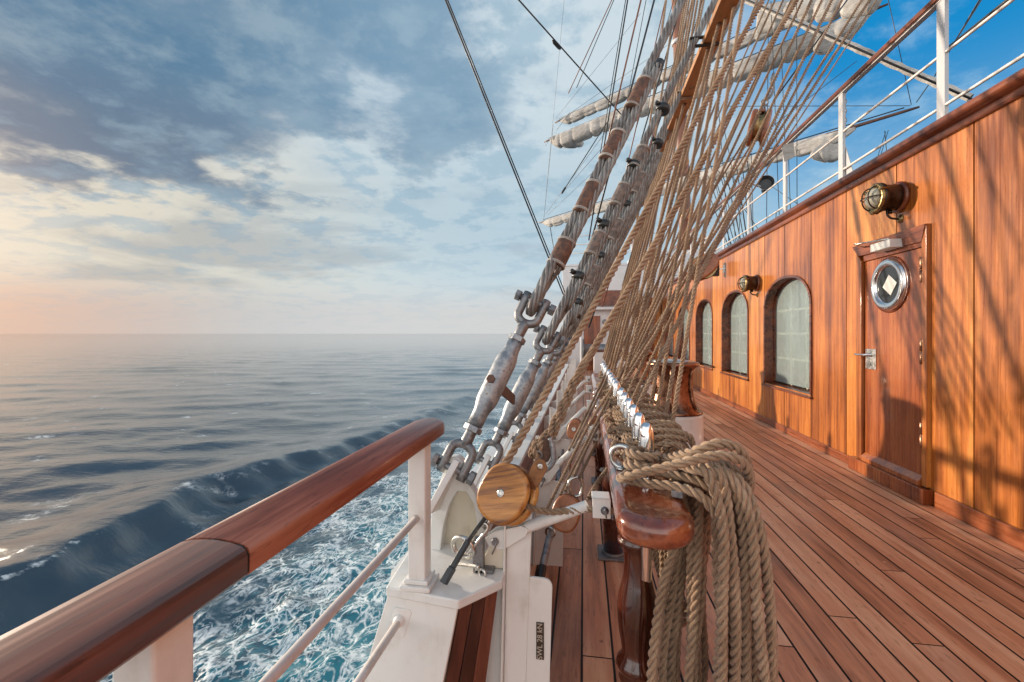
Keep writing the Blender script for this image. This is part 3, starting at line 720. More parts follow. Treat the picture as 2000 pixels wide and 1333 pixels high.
# door with porthole
L=.047
dr=MB(); dr.mm((WX-.006,DY0+.07,.135),(WX+.03,DY1-.08,1.895),.5)
door=dr.build('door',M['door'],house,bevel=.004)
fr=MB()
fr.prism([(WX-.030,DY0+.012,.12),(WX-.030,DY0+.012,DZ1),(WX-.030,DY0+.062,1.93),(WX-.030,DY0+.062,.12)],(.043,0,0),rnd=.6)
fr.prism([(WX-.035,DY1,.12),(WX-.035,DY1,1.99),(WX-.035,DY1-.075,1.9),(WX-.035,DY1-.075,.12)],(.048,0,0),rnd=.2)
fr.build('door_jamb',M['wall'],door,bevel=.004)
fr=MB(); fr.prism([(WX-.040,DY0+.011,DZ1+.002),(WX-.040,DY1+.06,DZ1),(WX-.030,DY1-.02,1.955),(WX-.030,DY0+.063,1.932)],(.055,0,0),rnd=.15)
fr.mm((WX-.016,DY0+.065,1.898),(WX+.01,DY1-.076,1.95),.7)
fr.build('door_head',M['trim'],door,bevel=.004)
fr=MB(); fr.mm((WX-.075,DY0-.02,.002),(WX-.002,DY1+.055,.112),.3); fr.prism([(WX-.05,DY0+.07,.113),(WX-.05,DY0+.07,.15),(WX-.005,DY0+.07,.19),(WX-.005,DY0+.07,.113)],(0,DY1-DY0-.16,0),rnd=.7)
fr.build('door_step',M['door'],door,bevel=.005)
PC=V((WX-.006,4.205,1.655))
b=MB(); b.lathe(PC+V((.012,0,0)),(-1,0,0),[(0,.232),(.010,.236),(.020,.232),(.024,.218)],56); b.build('porthole_surround',M['trim'],door)
b=MB(); prof=[]
for q in range(13): a=math.pi*q/12; prof.append((.012+.026*math.sin(a),.182+.034*math.cos(a)))
b.lathe(PC,(-1,0,0),prof,64,caps=False); b.build('porthole_ring',M['chrome'],door)
b=MB(); b.lathe(PC+V((0,0,0)),(-1,0,0),[(.010,.150),(.014,.150)],48); b.build('porthole_glass',G('dark_porthole_glass').out(color=(.012,.012,.012),rough=.06,coat=.6,spec=.6),door)
b=MB(); q=.062; cc=PC+V((-.0155,-.02,-.005)); e1=V((0,math.cos(R(38)),math.sin(R(38)))); e2=V((0,-math.sin(R(38)),math.cos(R(38))))
b.prism([cc+e1*q+e2*q*1.0,cc-e1*q+e2*q,cc-e1*q-e2*q,cc+e1*q-e2*q],(-.001,0,0)); b.build('paper_sign',M['sticker'],door)
b=MB(); b.mm((WX-.014,4.385,.935),(WX-.0065,4.525,1.115)); lockp=b.build('lock_plate',M['steel'],door,bevel=.003)
b=MB(); b.lathe((WX-.014,4.455,1.062),(-1,0,0),[(0,.016),(.01,.015),(.012,.010),(.055,.010)],16); b.tube(smooth_path([(WX-.066,4.452,1.062),(WX-.072,4.48,1.062),(WX-.072,4.53,1.060),(WX-.068,4.58,1.064)],5),.0095,10); b.build('handle',M['chrome'],door)
b=MB(); b.lathe((WX-.0142,4.455,.985),(-1,0,0),[(0,.007),(.0008,.007)],12); b.mm((WX-.0150,4.453,.965),(WX-.0142,4.457,.985)); b.build('keyhole',M['ink'],door)
for z in (1.63,1.02,.40):
    b=MB(); b.lathe((WX-.022,DY0+.066,z),(0,0,1),[(0,.012),(.006,.016),(.09,.016),(.092,.0135),(.098,.0135),(.10,.016),(.185,.016),(.19,.011)],14); b.build('hinge',M['bronze'],door)
b=MB(); b.mm((WX-.115,4.02,1.935),(WX-.020,4.27,2.0)); b.mm((WX-.119,4.022,1.937),(WX-.1152,4.268,1.998)); cl=b.build('door_closer',M['white'],door,bevel=.003)  # white paint stands in for the bright reflection on a chrome closer
b=MB(); b.lathe((WX-.075,4.10,2.0005),(0,0,1),[(0,.014),(.012,.014)],12); b.tube([(WX-.075,4.10,2.016),(WX-.20,4.33,2.018),(WX-.20,4.34,2.018)],.0075,8); b.tube([(WX-.20,4.335,2.020),(WX-.02,4.52,2.022)],.0065,8); b.build('closer_arm',M['steel'],door)

# ------------------------------------------------------------------ bulkhead lamps, speaker
def lamp(y,z,label):
    t=thing('bulkhead_lamp',label,'wall lamp',(WX,y,z),'caged bulkhead lamps on the deckhouse wall')
    o=V((WX,y,z)); ax=V((-1,0,0))
    b=MB(); b.lathe(o,ax,[(0,.124),(.018,.124),(.026,.118),(.030,.106)],40); b.build('wall_flange',M['trim'],t)
    b=MB(); b.lathe(o+ax*.028,ax,[(0,.098),(.012,.104),(.03,.104),(.05,.102),(.09,.104),(.115,.118),(.140,.120),(.142,.112)],40); b.build('lamp_case',M['lampcase'],t)
    b=MB(); b.lathe(o+ax*.170,ax,[(0,.119),(.016,.119),(.022,.112),(.022,.085),(.012,.083)],40,caps=False)
    for a in (35,155,275):
        p=o+ax*.18+V((0,math.cos(R(a))*.118,math.sin(R(a))*.118)); b.lathe(p-ax*.03,ax,[(0,.010),(.03,.010),(.034,.014),(.05,.012),(.062,.006)],10)
    b.build('lamp_rim',M['brass'],t)
    b=MB(); prof=[(0,.084)]+[(.062*math.sin(R(a)),.084*math.cos(R(a))) for a in range(12,91,13)]
    b.lathe(o+ax*.180,ax,prof,32); b.build('lamp_glass',M['lampglass'],t)
    b=MB()
    for e in (-.042,.0,.042):
        pts=[]
        for q in range(13):
            a=math.pi*q/12; rad=math.sqrt(max(.1**2-e*e,0)); pts.append(o+ax*(.19+.070*math.sin(a)*rad/.1)+V((0,e,math.cos(a)*rad)))
        if e!=0: b.tube(pts,.0055,8)
    pts=[o+ax*(.19+.076*math.sin(math.pi*q/12))+V((0,math.cos(math.pi*q/12)*.102,0)) for q in range(13)]; b.tube(pts,.0055,8)
    b.build('lamp_cage',M['lampcase'],t)
    b=MB(); b.tube(smooth_path([o+V((-.09,0,-.10)),o+V((-.09,0,-.135)),o+V((-.07,-.01,-.165)),o+V((-.03,-.012,-.175)),o+V((-.002,-.012,-.175))],6),.0085,10); b.lathe(o+V((-.07,-.0,-.10)),(0,0,-1),[(0,.016),(.03,.016)],10); b.build('cable_elbow',M['lampcase'],t)
    b=MB(); b.lathe(o+V((0,-.012,-.175)),ax,[(0,.036),(.006,.034),(.01,.02),(.02,.017)],20); b.build('cable_rose',M['brass'],t)
lamp(4.10,2.345,'caged bronze lamp on the wall above the door with the oval porthole')
lamp(7.14,1.99,'smaller caged bronze lamp high between two arched windows')
sp=thing('loudspeaker','grey box loudspeaker with a round white dome, on a bracket high on the varnished wall','loudspeaker',(WX,8.62,2.42))
c=V((WX-.16,8.70,2.42))
b=MB(); b.box(c+V((0,.05,0)),(.15,.10,.255)); b.build('speaker_box',M['greybox'],sp,bevel=.01)
b=MB(); b.box(c+V((0,-.003,0)),(.125,.004,.225)); b.build('speaker_grille',M['black'],sp)
b=MB(); b.lathe(c+V((0,-.0055,0)),(0,-1,0),[(0,.032),(.008,.030),(.02,.016),(.024,.0)],20,caps=False); b.build('speaker_dome',M['whitefar'],sp)
b=MB(); b.beam(c+V((.076,.05,0)),(WX,8.72,2.42),.03,.02); b.mm((WX-.006,8.66,2.35),(WX-.0005,8.78,2.49)); b.build('bracket',M['steel'],sp)
bc=MB(); 
bc=thing('brass_cleat','small dark brass catch on the sill between two arched windows','catch',(WX-.02,9.38,.60))
b=MB(); b.lathe((WX,9.38,.60),(-1,0,0),[(0,.028),(.008,.026),(.01,.012),(.05,.012)],14); b.tube([(WX-.05,9.31,.605),(WX-.055,9.38,.60),(WX-.05,9.45,.612)],.013,8); b.build('catch_body',M['lampcase'],bc)

# ------------------------------------------------------------------ open rail on top of the deckhouse
ur=thing('upper_deck_rail','varnished rail on white flat posts with two white rods along the deckhouse roof','railing',(2.74,6,HT))
b=MB(); b.prism([(2.70,YB0,3.835),(2.785,YB0,3.835),(2.795,YB0,3.865),(2.775,YB0,3.888),(2.71,YB0,3.888),(2.69,YB0,3.865)],(0,YB1-YB0,0)); b.build('top_handrail',M['trim'],ur,bevel=.004)
b=MB(); b.mm((2.722,YB0,3.824),(2.764,YB1,3.8345)); b.build('rail_flat_bar',M['whitefar'],ur)
for z in (3.41,3.005):
    b=MB(); b.tube([(2.742,YB0,z),(2.742,YB1,z)],.0125,10); b.build('rail_rod',M['rod'],ur)
k=0; y=2.605-1.39*3
while y<15.4:
    b=MB(); b.mm((2.727,y-.042,HT+.03),(2.757,y+.042,3.8235))
    b.build('rail_post',M['postwhite'],ur,bevel=.004)
    if k in (5,):
        b=MB(); b.prism([(2.758,y-.06,HT+.14),(2.758,y+.0,3.26),(2.758,y-.03,3.26),(2.758,y-.24,HT+.14)],(.008,0,0)); b.build('post_stay',M['postwhite'],ur)
    y+=1.39; k+=1
b=MB(); b.prism([at(1526,285,5.9),at(1550,278,5.9),at(1553,306,5.9),at(1532,316,5.9)],(.004,.012,0))
o=b.build('canvas_flap',M['sail']); tag(o,'small pale canvas flap hanging beside a white post of the roof rail','canvas flap')
hn=thing('horn_loudspeaker','grey horn loudspeaker on a white arm beside the roof rail','horn loudspeaker',(2.75,8.1,3.7))
hc=at(1496,357,7.75); ax=(V((-.25,-.85,.12))).normalized()
b=MB(); b.lathe(hc,-ax,[(0,.128),(.03,.112),(.10,.07),(.18,.045),(.24,.04),(.26,.05),(.34,.05)],32,caps=False); b.lathe(hc-ax*.06,ax,[(0,.09),(.001,.0)],28,caps=False); b.build('horn_bell',M['greybox'],hn)
b=MB(); b.lathe(hc,ax,[(0,.127),(.006,.134),(.012,.127)],32,caps=False); b.build('horn_rim',M['whitefar'],hn)
b=MB(); b.tube([hc-ax*.25,(2.75,8.14,hc.z-.05),(2.75,8.14,hc.z-.4)],.022,10); b.build('horn_arm',M['whitefar'],hn)

# ------------------------------------------------------------------ bronze capstans
def capstan(x,y,label):
    t=thing('capstan',label,'capstan',(x,y,0),'bronze capstans on white drums')
    o=V((x,y,0))
    b=MB(); b.lathe(o,(0,0,1),[(0,.335),(.022,.335),(.03,.318),(.034,.288),(.43,.288),(.455,.284),(.462,.27)],56); b.build('drum',M['white'],t,recalc=True)
    b=MB(); b.lathe(o+V((0,0,.463)),(0,0,1),[(0,.282),(.016,.282),(.03,.268),(.07,.235),(.14,.205),(.24,.188),(.33,.186),(.40,.196),(.44,.212),(.462,.238),(.470,.252),(.488,.255),(.500,.246),(.503,.20)],56)
    for a in range(6):
        q=a*math.pi/3+.3; pts=[o+V((math.cos(q)*r,math.sin(q)*r,.463+h)) for h,r in ((.05,.25),(.14,.212),(.26,.196),(.38,.20),(.44,.218))]; b.tube(pts,.016,8)
    b.build('bronze_head',M['bronze'],t)
    b=MB(); b.lathe(o+V((0,0,.967)),(0,0,1),[(0,.205),(.012,.20),(.022,.12),(.03,.05)],40); b.build('head_cap',M['steel'],t)
    b=MB(); 
    p=o+V((-.12,-.30,0)); b.box(o+V((-.10,-.279,.27)),(.17,.02,.24),Matrix.Rotation(R(-19),3,'Z')); b.build('access_plate',M['white'],t,bevel=.003)
    return t
capstan(.885,4.78,'larger bronze capstan on a white drum, standing behind the hanging rope coils')
capstan(.86,7.5,'smaller-looking bronze capstan on a white drum, half hidden by the fan of ropes')
b=MB(); b.tube(smooth_path([(1.20,4.66,.03),(1.30,4.60,.06),(1.34,4.42,.02),(1.26,4.25,.012),(1.08,4.35,.010),(1.02,4.55,.02)],8),.006,8)
o=b.build('power_cable',M['black']); tag(o,'thin black cable looping on the deck at the foot of the capstan','cable')

# ------------------------------------------------------------------ forecastle break far ahead
fc=thing('forecastle','white forecastle front with brown cornice and varnished door far ahead behind the ropes','forecastle',(1,15,0))
FY=15.7
b=MB(); b.mm((-.72,FY,0),(1.65,FY+5,3.55)); b.mm((-.72,FY-.25,2.05),(1.6,FY-.001,2.13)); b.mm((1.65,FY-.05,2.45),(9,FY+5,4.0)); b.mm((-.8,FY-.02,3.551),(9,FY+5,3.62))
b.build('white_front',M['whitefar'],fc,bevel=.01)
b=MB(); b.mm((1.66,FY-.06,0),(3.2,FY-.051,2.449),.6)
for k in range(5): b.mm((1.70+k*.30,FY-.085,.1),(1.715+k*.30,FY-.0605,2.3),.3)
b.build('varnished_front',M['wall'],fc)
b=MB(); b.prism([(1.45,FY-.6,2.32),(2.6,FY-.6,2.26),(2.6,FY-.6,2.36),(1.45,FY-.6,2.44)],(0,.55,0)); b.mm((-.5,FY-.18,2.7),(.55,FY-.02,2.78)); b.mm((.42,FY-.12,2.2),(1.3,FY-.002,2.7)); b.build('cornice',M['trim'],fc)
for (xa,xb,za,zb) in ((.0,.55,.0,1.85),(.85,1.3,.9,1.5),(1.9,2.3,.1,1.9)):
    b=MB(); b.mm((xa,FY-.04,za),(xb,FY-.001 if xb<1.6 else FY-.088,zb)); b.build('door_panel',M['door'],fc)
b=MB(); b.tube([(-.70,FY+.05,3.62),(-.70,FY+.05,4.6)],.03,8); b.tube([(.5,FY+.05,3.62),(.5,FY+.05,4.6)],.03,8); b.tube([(1.6,FY+.05,3.62),(1.6,FY+.05,4.6)],.03,8)
for z in (4.0,4.3,4.6): b.tube([(-.7,FY+.05,z),(2.5,FY+.05,z)],.02,8)
b.build('forecastle_rail',M['whitefar'],fc)
for k,(x,z) in enumerate(((.2,2.45),(.75,2.5),(1.05,2.5),(-.35,1.55),(.65,1.2),(.7,1.65),(1.4,1.2))):
    b=MB(); b.lathe((x,FY-.002,z),(0,-1,0),[(0,.085),(.03,.085),(.035,.06),(.05,.03)],16); b.build('vent',M['galvd'] if k%2 else M['dark'],fc)
# deck gear between the bulwark and the forecastle
def locker(x,y,w,d,h,label):
    t=thing('deck_locker',label,'deck box',(x,y,0)); b=MB(); b.mm((x,y,0),(x+w,y+d,h)); b.build('box',M['whitefar'],t,bevel=.01); b=MB(); b.mm((x-.02,y-.02,h+.001),(x+w+.02,y+d,h+.05)); b.build('lid',M['trim'],t,bevel=.01)
locker(.25,11.3,.75,.6,.8,'white deck box with a brown lid ahead of the pin rail')
wv=thing('winch','white painted deck winch with dark drum and pale side frames beyond the ropes','winch',(.15,13,0))
b=MB(); b.mm((-.1,13,0),(-.03,13.6,1.15)); b.build('side_frame',M['whitefar'],wv,bevel=.03); b=MB(); b.mm((.75,13,0),(.82,13.6,1.15)); b.build('side_frame',M['whitefar'],wv,bevel=.03)
b=MB(); b.lathe((-.03,13.3,.75),(1,0,0),[(0,.34),(.04,.34),(.041,.2),(.74,.2),(.741,.34),(.78,.34)],28); b.build('drum',M['galvd'],wv)
# ------------------------------------------------------------------ wire shrouds on turnbuckles
ORD=['first','second','third','fourth','fifth','sixth','seventh','eighth','ninth','tenth','eleventh','twelfth','thirteenth','fourteenth']
def t_at_y(P,D,y):
    k=(HY-y)/FPX; return (k*depth(P)-P.z+EYE)/(D.z-k*depth(D))
def shroud(i):
    P,D=FOOT[i],DIRS[i]; L=D.length; u=D.normalized(); w=V((1,0,-.45)).normalized(); n_=u.cross(w).normalized()
    lab=['thick grey wire shroud with rusty brown sleeves, on the turnbuckle above the arched chainplate','wire shroud with black clamps and grey sleeves, lashed beside the holed wooden board','third wire shroud along the bulwark cap, just behind the black clamped one'][i] if i<3 else f'{ORD[i]} wire shroud along the bulwark cap, counted from the gangway handrail'
    t=thing('wire_shroud',lab,'shroud',P,'wire shrouds along the bulwark')
    def fork(base,dirn,name,stem):
        b=MB(); pts=[base+w*.040-dirn*.026]+[base+w*.040+dirn*.0]
        for q in range(9):
            a=math.pi*q/8; pts.append(base+w*.040*math.cos(a)+dirn*(.062+.030*math.sin(a)))
        pts+=[base-w*.040,base-w*.040-dirn*.026]
        b.tube(pts,[.017,.0175]+[.0165]*9+[.0175,.017],10)
        b.lathe(base+dirn*.085,dirn,[(0,.017),(.02,.022),(.05,.0205),(stem,.0175)],14)
        f=b.build(name,M['galvd'],t)
        b=MB(); b.lathe(base-w*.070,w,[(0,.0125),(.14,.0125)],12); b.hexnut(base+w*.072,w,.024,.022); b.hexnut(base-w*.071,w,.023,.020); b.build('bolt',M['galvd'],f)
    fork(P,u,'lower_fork',.11)
    up=P+u*.683; fork(up,-u,'upper_fork',.10)
    b=MB(); prof=[]
    for q in range(15): prof.append((.095+q*.005,.0165 if q%2 else .0185))
    b.lathe(P+u*.025,u,prof,12)
    prof=[(q*.005,.0165 if q%2 else .0185) for q in range(17)]; b.lathe(P+u*.515,u,prof,12); b.build('threaded_rod',M['brown'],t)
    b=MB(); b.hexnut(P+u*.152,u,.034,.022); b.build('lock_nut',M['galv'],t)
    b=MB(); b.hexnut(P+u*.520,u,.034,.022); b.build('lock_nut',M['galv'],t)
    b=MB(); b.lathe(P+u*.165,u,[(0,.028),(.05,.0285),(.062,.030),(.088,.0375),(.102,.0395),(.18,.0405),(.252,.040),(.272,.0385),(.298,.0310),(.308,.029),(.343,.028)],28); b.build('turnbuckle_body',M['galv'],t)
    if i==0:
        q0=P+u*.335; q1=FOOT[1]+DIRS[1].normalized()*.31; b=MB(); b.beam(q0+(q1-q0)*.12,q1-(q1-q0)*.12,.012,.045,up=(0,0,1)); b.hexnut(q0-(q1-q0)*.16,(q1-q0),.016,.014); b.hexnut(q0+(q1-q0)*.17,(q1-q0),.014,.012); b.build('locking_bar',M['brown'],t,bevel=.002)
    # wire: tail up one side of the thimble, main part up the other
    Rw=.0205; tt=t_at_y(P,D,132) if i==0 else t_at_y(P,D,300); tail=D*tt
    endt=4.6
    side=n_*-.5+w*.86; side=(side-u*side.dot(u)).normalized()
    # turn: the eye lies in the plane of u and n_
    e=n_
    pts=[P+u*(tail.length)+side*.036, P+u*.95+side*.028, P+u*.84+e*.035+side*.012, P+u*.76+e*.040,P+u*.70+e*.036]
    for q in range(1,8):
        a=math.pi*q/8; pts.append(up+e*.034*math.cos(a)-u*.040*math.sin(a)+u*.0)
    pts+=[P+u*.70-e*.036,P+u*.76-e*.040,P+u*.84-e*.03-side*.004,P+u*.95-side*.008]
    pts=smooth_path(pts,6)+[P+D*endt-side*.006]
    rope_obj('wire_rope',M['wire'],[strand(pts,Rw,Rw*15,lobes=6,per=22,ncl=4,hand=-1)],t)
    b=MB(); pts=[]
    for q in range(0,17):
        a=-.35+(math.pi+.7)*q/16; pts.append(up+e*.0155*math.cos(a)*1.05-u*.0175*math.sin(a))
    b.tube(pts,.007,8,flat=2.0); b.build('thimble',M['steel'],t)
    ys={0:[(520,470),(418,360),(316,262),(216,160)],1:[(500,455),(404,362),(330,290)],2:[(560,520),(470,430),(380,340)]}.get(i,[(600-12*i,560-10*i),(500-10*i,455-10*i)])
    for k,(ya,yb) in enumerate(ys):
        ta,tb=t_at_y(P,D,ya),t_at_y(P,D,yb); a=P+D*ta+side*.010; c=P+D*tb+side*.010; ln=(c-a).length
        b=MB(); b.lathe(a,u,[(0,.034),(.004,.0365),(ln*.5,.0372),(ln-.004,.0365),(ln,.034)],20); s=b.build('sleeve',M['brown'] if i==0 else M['servg'],t)
        b=MB()
        for h in (.006,.0118): b.torus(a+u*h,u,.0372,.0024,24,6)
        b.build('seizing',M['sail'],s); b=MB()
        for h in (ln-.0118,ln-.006): b.torus(a+u*h,u,.0372,.0024,24,6)
        b.build('seizing',M['sail'],s)
    if i>0:
        for k,y in enumerate({1:(540,440,324,213),2:(590,500,400,280)}.get(i,(640-8*i,560))):
            tc=t_at_y(P,D,y); c=P+D*tc+side*.008; b=MB(); b.lathe(c-u*.022,u,[(0,.035),(.006,.039),(.030,.039),(.036,.035)],18); b.lathe(c-w*.03-n_*.02,(-w-n_*.3),[(0,.013),(.022,.013),(.026,.008)],10); b.build('clamp',M['black'],t)
    if i==0:
        b=MB(); b.lathe(P+u*(tail.length-.02)+side*.036,u,[(0,.0185),(.05,.0185),(.055,.014)],14); b.build('tail_cap',M['black'],t)
for i in range(7): shroud(i)

# ------------------------------------------------------------------ holed fairlead board lashed to the shrouds
fb=thing('fairlead_board','tan wooden board with a row of rope holes, lashed across the wire shrouds','fairlead board',(.70,4,2.95))
FBZ=2.95
holes=[atZ(px,py,FBZ) for px,py in ((1412,47),(1388,95),(1350,172),(1338,204),(1326,231),(1314,255),(1305,274),(1296,295),(1289,312),(1283,327),(1276,340),(1270,352))]
xm=sum(h.x for h in holes)/len(holes); HY_=[h.y for h in holes]
b=MB(); ye=[1.2]+[y for h in HY_ for y in (h-.032,h+.032)]+[6.3]; xa,xb=xm-.047,xm+.047
for y0,y1 in zip(ye[0::2],ye[1::2]): b.mm((xa,y0,FBZ),(xb,y1,FBZ+.034),.5)
for h in HY_:   # ring of faces round each hole
    n=20; vs=[];fs=[]
    sq=[]
    for q in range(n):
        a=2*math.pi*q/n; c,s=math.cos(a),math.sin(a); m=max(abs(c)/.047,abs(s)/.032); sq.append((xm+c/m,h+s/m))
    ci=[(xm+.017*math.cos(2*math.pi*q/n),h+.022*math.sin(2*math.pi*q/n)) for q in range(n)]
    for z in (FBZ,FBZ+.034):
        vs+=[(x,y,z) for x,y in sq]+[(x,y,z) for x,y in ci]
    for q in range(n):
        r=(q+1)%n; fs+=[(q,r,n+r,n+q),(2*n+q,3*n+q,3*n+r,2*n+r),(n+q,n+r,3*n+r,3*n+q),(q,2*n+q,2*n+r,r)]
    b.add(vs,fs,False,.5)
b.build('board',M['board'],fb,recalc=False)
for i in (1,2,4,6):
    P,D=FOOT[i],DIRS[i]; tz=(FBZ+.017-P.z)/D.z; q=P+D*tz; 
    b=MB()
    for k in range(3):
        yy=q.y-.012+k*.010; lo_,hi=min(q.x,xm)-.03,xm+.047+.006
        b.tube([(lo_,yy,FBZ-.008),(hi,yy,FBZ-.008),(hi,yy,FBZ+.042),(lo_,yy+.005,FBZ+.042)],.0046,6,closed=True)
    b.build('lashing',M['black'] if i%2 else M['roped'],fb)

# ------------------------------------------------------------------ pin rails
PX=.172
def pin_rail(y0,y1,posts,label,round_=True):
    t=thing('pin_rail',label,'pin rail',(PX,y0,0),'varnished pin rails')
    b=MB(); out=[]; hw=.092
    for q in range(13):
        a=math.pi+math.pi*q/12; out.append((PX+hw*math.cos(a),y0+.085+.085*math.sin(a),.748))
    out+=[(PX+hw,y1,.748),(PX-hw,y1,.748)]
    b.prism(out,(0,0,.074),rnd=random.random()); b.build('rail_plank',M['mahog'],t,bevel=.031,segs=6)
    for (px_,y) in posts:
        b=MB(); pr=[(.0,.056),(.17,.056),(.182,.060),(.194,.057),(.204,.060),(.218,.067),(.232,.061),(.244,.051),(.262,.047),(.30,.0535),(.345,.0600),(.39,.0620),(.43,.058),(.47,.0485),(.50,.0425),(.54,.0405),(.57,.043),(.585,.048),(.597,.0600),(.608,.0605),(.616,.052),(.626,.0600),(.640,.0615),(.655,.053),(.70,.052),(.748,.056)]
        b.lathe((px_,y,0),(0,0,1),pr,40); p=b.build('turned_post',M['mahogv'],t)
        b=MB(); b.mm((px_-.085,y-.085,.001),(px_+.085,y+.085,.016)); b.lathe((px_,y,.016),(0,0,1),[(0,.066),(.012,.064)],24); b.build('base_plate',M['galvd'],p,bevel=.003)
    return t
PR=[pin_rail(1.07,2.50,[(.166,1.47)],'glossy varnished pin rail with a rounded end carrying the thick rope coil'),
    pin_rail(2.53,3.60,[(.165,2.63),(.155,3.5)],'middle varnished pin rail, in line beyond the one with the thick coil'),
    pin_rail(3.63,5.0,[(.15,3.9),(.15,4.8)],'farthest short varnished pin rail, in front of the white deck box')]
PINS=[1.37,1.545,1.715,1.885,2.06,2.24,2.56,2.72,2.90,3.10,3.36,3.75,4.0,4.3]
def pin(i,y):
    x=PX+.008
    t=thing('belaying_pin',f'{ORD[i]} polished steel belaying pin from the rounded end of the pin rail','belaying pin',(x,y,.82),'polished belaying pins')
    b=MB(); b.lathe((x,y,.822),(0,0,1),[(-.29,.0135),(-.285,.016),(-.02,.0165),(.0,.0168),(.012,.019),(.03,.0185),(.07,.021),(.115,.0225),(.14,.021),(.158,.0165),(.168,.009),(.170,.002)],28); b.build('pin_shaft',M['chrome'],t)
    b=MB(); b.lathe((x,y,.8225),(0,0,1),[(0,.034),(.005,.034),(.008,.028),(.009,.018)],28); b.build('pin_collar',M['chrome'],t)
for i,y in enumerate(PINS): pin(i,y)

# ------------------------------------------------------------------ coils of rope on the pins
def jit(p,s,rr): return V((p[0]+rr.gauss(0,s),p[1]+rr.gauss(0,s),p[2]+rr.gauss(0,s)))
def big_coil():
    rr=random.Random(21); Rr=.0142; pit=.080; ss=[]
    N=13
    for k in range(N):
        s=k/(N-1); yo=1.205+.135*((k*5)%N)/(N-1)
        top=.280+.090*s
        pts=[(top-.01,yo+.02,.905+.012*math.sin(k*2.1)),(top+.030,yo-.02,.888-.012*s),(top+.050+.018*s,yo-.035,.78),(top+.055+.040*s,yo-.03,.58),(top+.062+.060*s,yo,.36),(top+.060+.066*s,yo+.03,.18),
             (top+.02+.02*s,yo+.075,.055+.03*((k*3)%4)),(top-.075+.04*((k*4)%N)/N,yo+.10,.10+.03*(k%3)),(top-.092+.085*((k*4)%N)/N,yo+.10,.28),(top-.060+.060*((k*4)%N)/N,yo+.13,.50),(top-.036+.04*((k*4)%N)/N,yo+.145,.66),(top-.030+.02*s,yo+.14,.80),(top-.028,yo+.09,.885)]
        pts=[jit(p,.0045+.0035*(q_>3),rr) for q_,p in enumerate(pts)]
        ss.append(strand(smooth_path(pts,10,True),Rr,pit,closed=True,per=10))
    # two turns from the pin across the top of the hank and down behind it
    w1=[(.215,1.40,.845),(.178,1.415,.852),(.140,1.385,.850),(.118,1.33,.846),(.100,1.262,.858),(.135,1.232,.880),(.21,1.215,.908),(.285,1.200,.936),(.345,1.200,.946),(.395,1.215,.925),(.425,1.26,.87),(.43,1.32,.80),(.40,1.38,.74)]
    w2=[(.20,1.335,.868),(.155,1.342,.876),(.128,1.365,.882),(.132,1.405,.884),(.172,1.425,.884),(.212,1.40,.884),(.235,1.340,.898),(.28,1.255,.938),(.335,1.232,.968),(.39,1.245,.955),(.43,1.29,.90),(.44,1.36,.83)]
    w3=[(.140,1.395,.868),(.125,1.35,.872),(.148,1.318,.874),(.2,1.31,.868),(.26,1.275,.868),(.31,1.245,.860),(.345,1.225,.83)]
    w4=[(.15,1.40,.90),(.13,1.365,.905),(.15,1.33,.905),(.195,1.335,.90),(.215,1.375,.895),(.20,1.41,.89),(.16,1.42,.885)]
    w5=[(.12,1.30,.845),(.17,1.262,.848),(.24,1.232,.852),(.29,1.205,.842),(.325,1.19,.80)]
    for w_ in (w1,w2,w3,w4,w5): ss.append(strand(smooth_path(w_,10),Rr*.97,pit,per=10))
    o=rope_obj('rope_coil',M['rope'],ss); tag(o,'thick tan rope coil hanging from the rounded rail end down to the deck','rope coil',group='coils of rope on the pin rails')
big_coil()
def small_coil(i,y,rr):
    Rr=.0098 if i<7 else .0092; pit=Rr*5.9; ss=[]; x=PX+.008; big=1.0 if i<6 else .85
    # figure of eight turns round the pin
    pts=[]
    for k in range(3):
        z=.838+.016*k; e=.045+.004*k
        pts+=[(x-.034,y,z),(x-.01,y-.034,z+.004),(x+.034,y-.006,z+.006),(x+.012,y+.034,z+.008),(x-.025,y+.024,z+.012)]
    ss.append(strand(smooth_path(pts,7),Rr,pit,per=7,ncl=4))
    # turns drawn out to the side over the rail
    for k in range(3):
        dz=.018*k; px_=[(x-.035,y+.01,.86+dz),(x,y-.032,.872+dz),(x+.05,y-.03+.01*k,.895+dz),(x+.105+.02*k,y-.02,.905+dz*.6),(x+.150+.015*k,y+.0,.87+dz*.3),(x+.165+.01*k,y+.02,.80),(x+.15,y+.05,.73)]
        ss.append(strand(smooth_path([jit(p,.004,rr) for p in px_],8),Rr,pit,per=7,ncl=4))
    n=6 if i<6 else 4
    for k in range(n):
        s=k/(n-1); yo=y-.03+.075*((k*2)%n)/(n-1); low=(.30+.12*rr.random()) if i<6 else .45
        pts=[(x+.085+.02*s,yo,.895),(x+.125+.03*s,yo-.01,.865),(x+.150+.035*s,yo-.005,.74),(x+.155+.045*s,yo,low+.12),(x+.13+.03*s,yo+.02,low),(x+.095,yo+.03,low+.04),(x+.085-.01*s,yo+.03,low+.2),(x+.092,yo+.03,.74),(x+.09,yo+.02,.84)]
        ss.append(strand(smooth_path([jit(p,.005,rr) for p in pts],8,True),Rr,pit,closed=True,per=7,ncl=4))
    o=rope_obj('rope_coil',M['rope'] if i%3 else M['roped'],ss)
    tag(o,f'tan rope made fast and coiled on the {ORD[i]} pin from the rounded rail end','rope coil',group='coils of rope on the pin rails')
rr=random.Random(9)
for i,y in enumerate(PINS):
    if i: small_coil(i,y,rr)
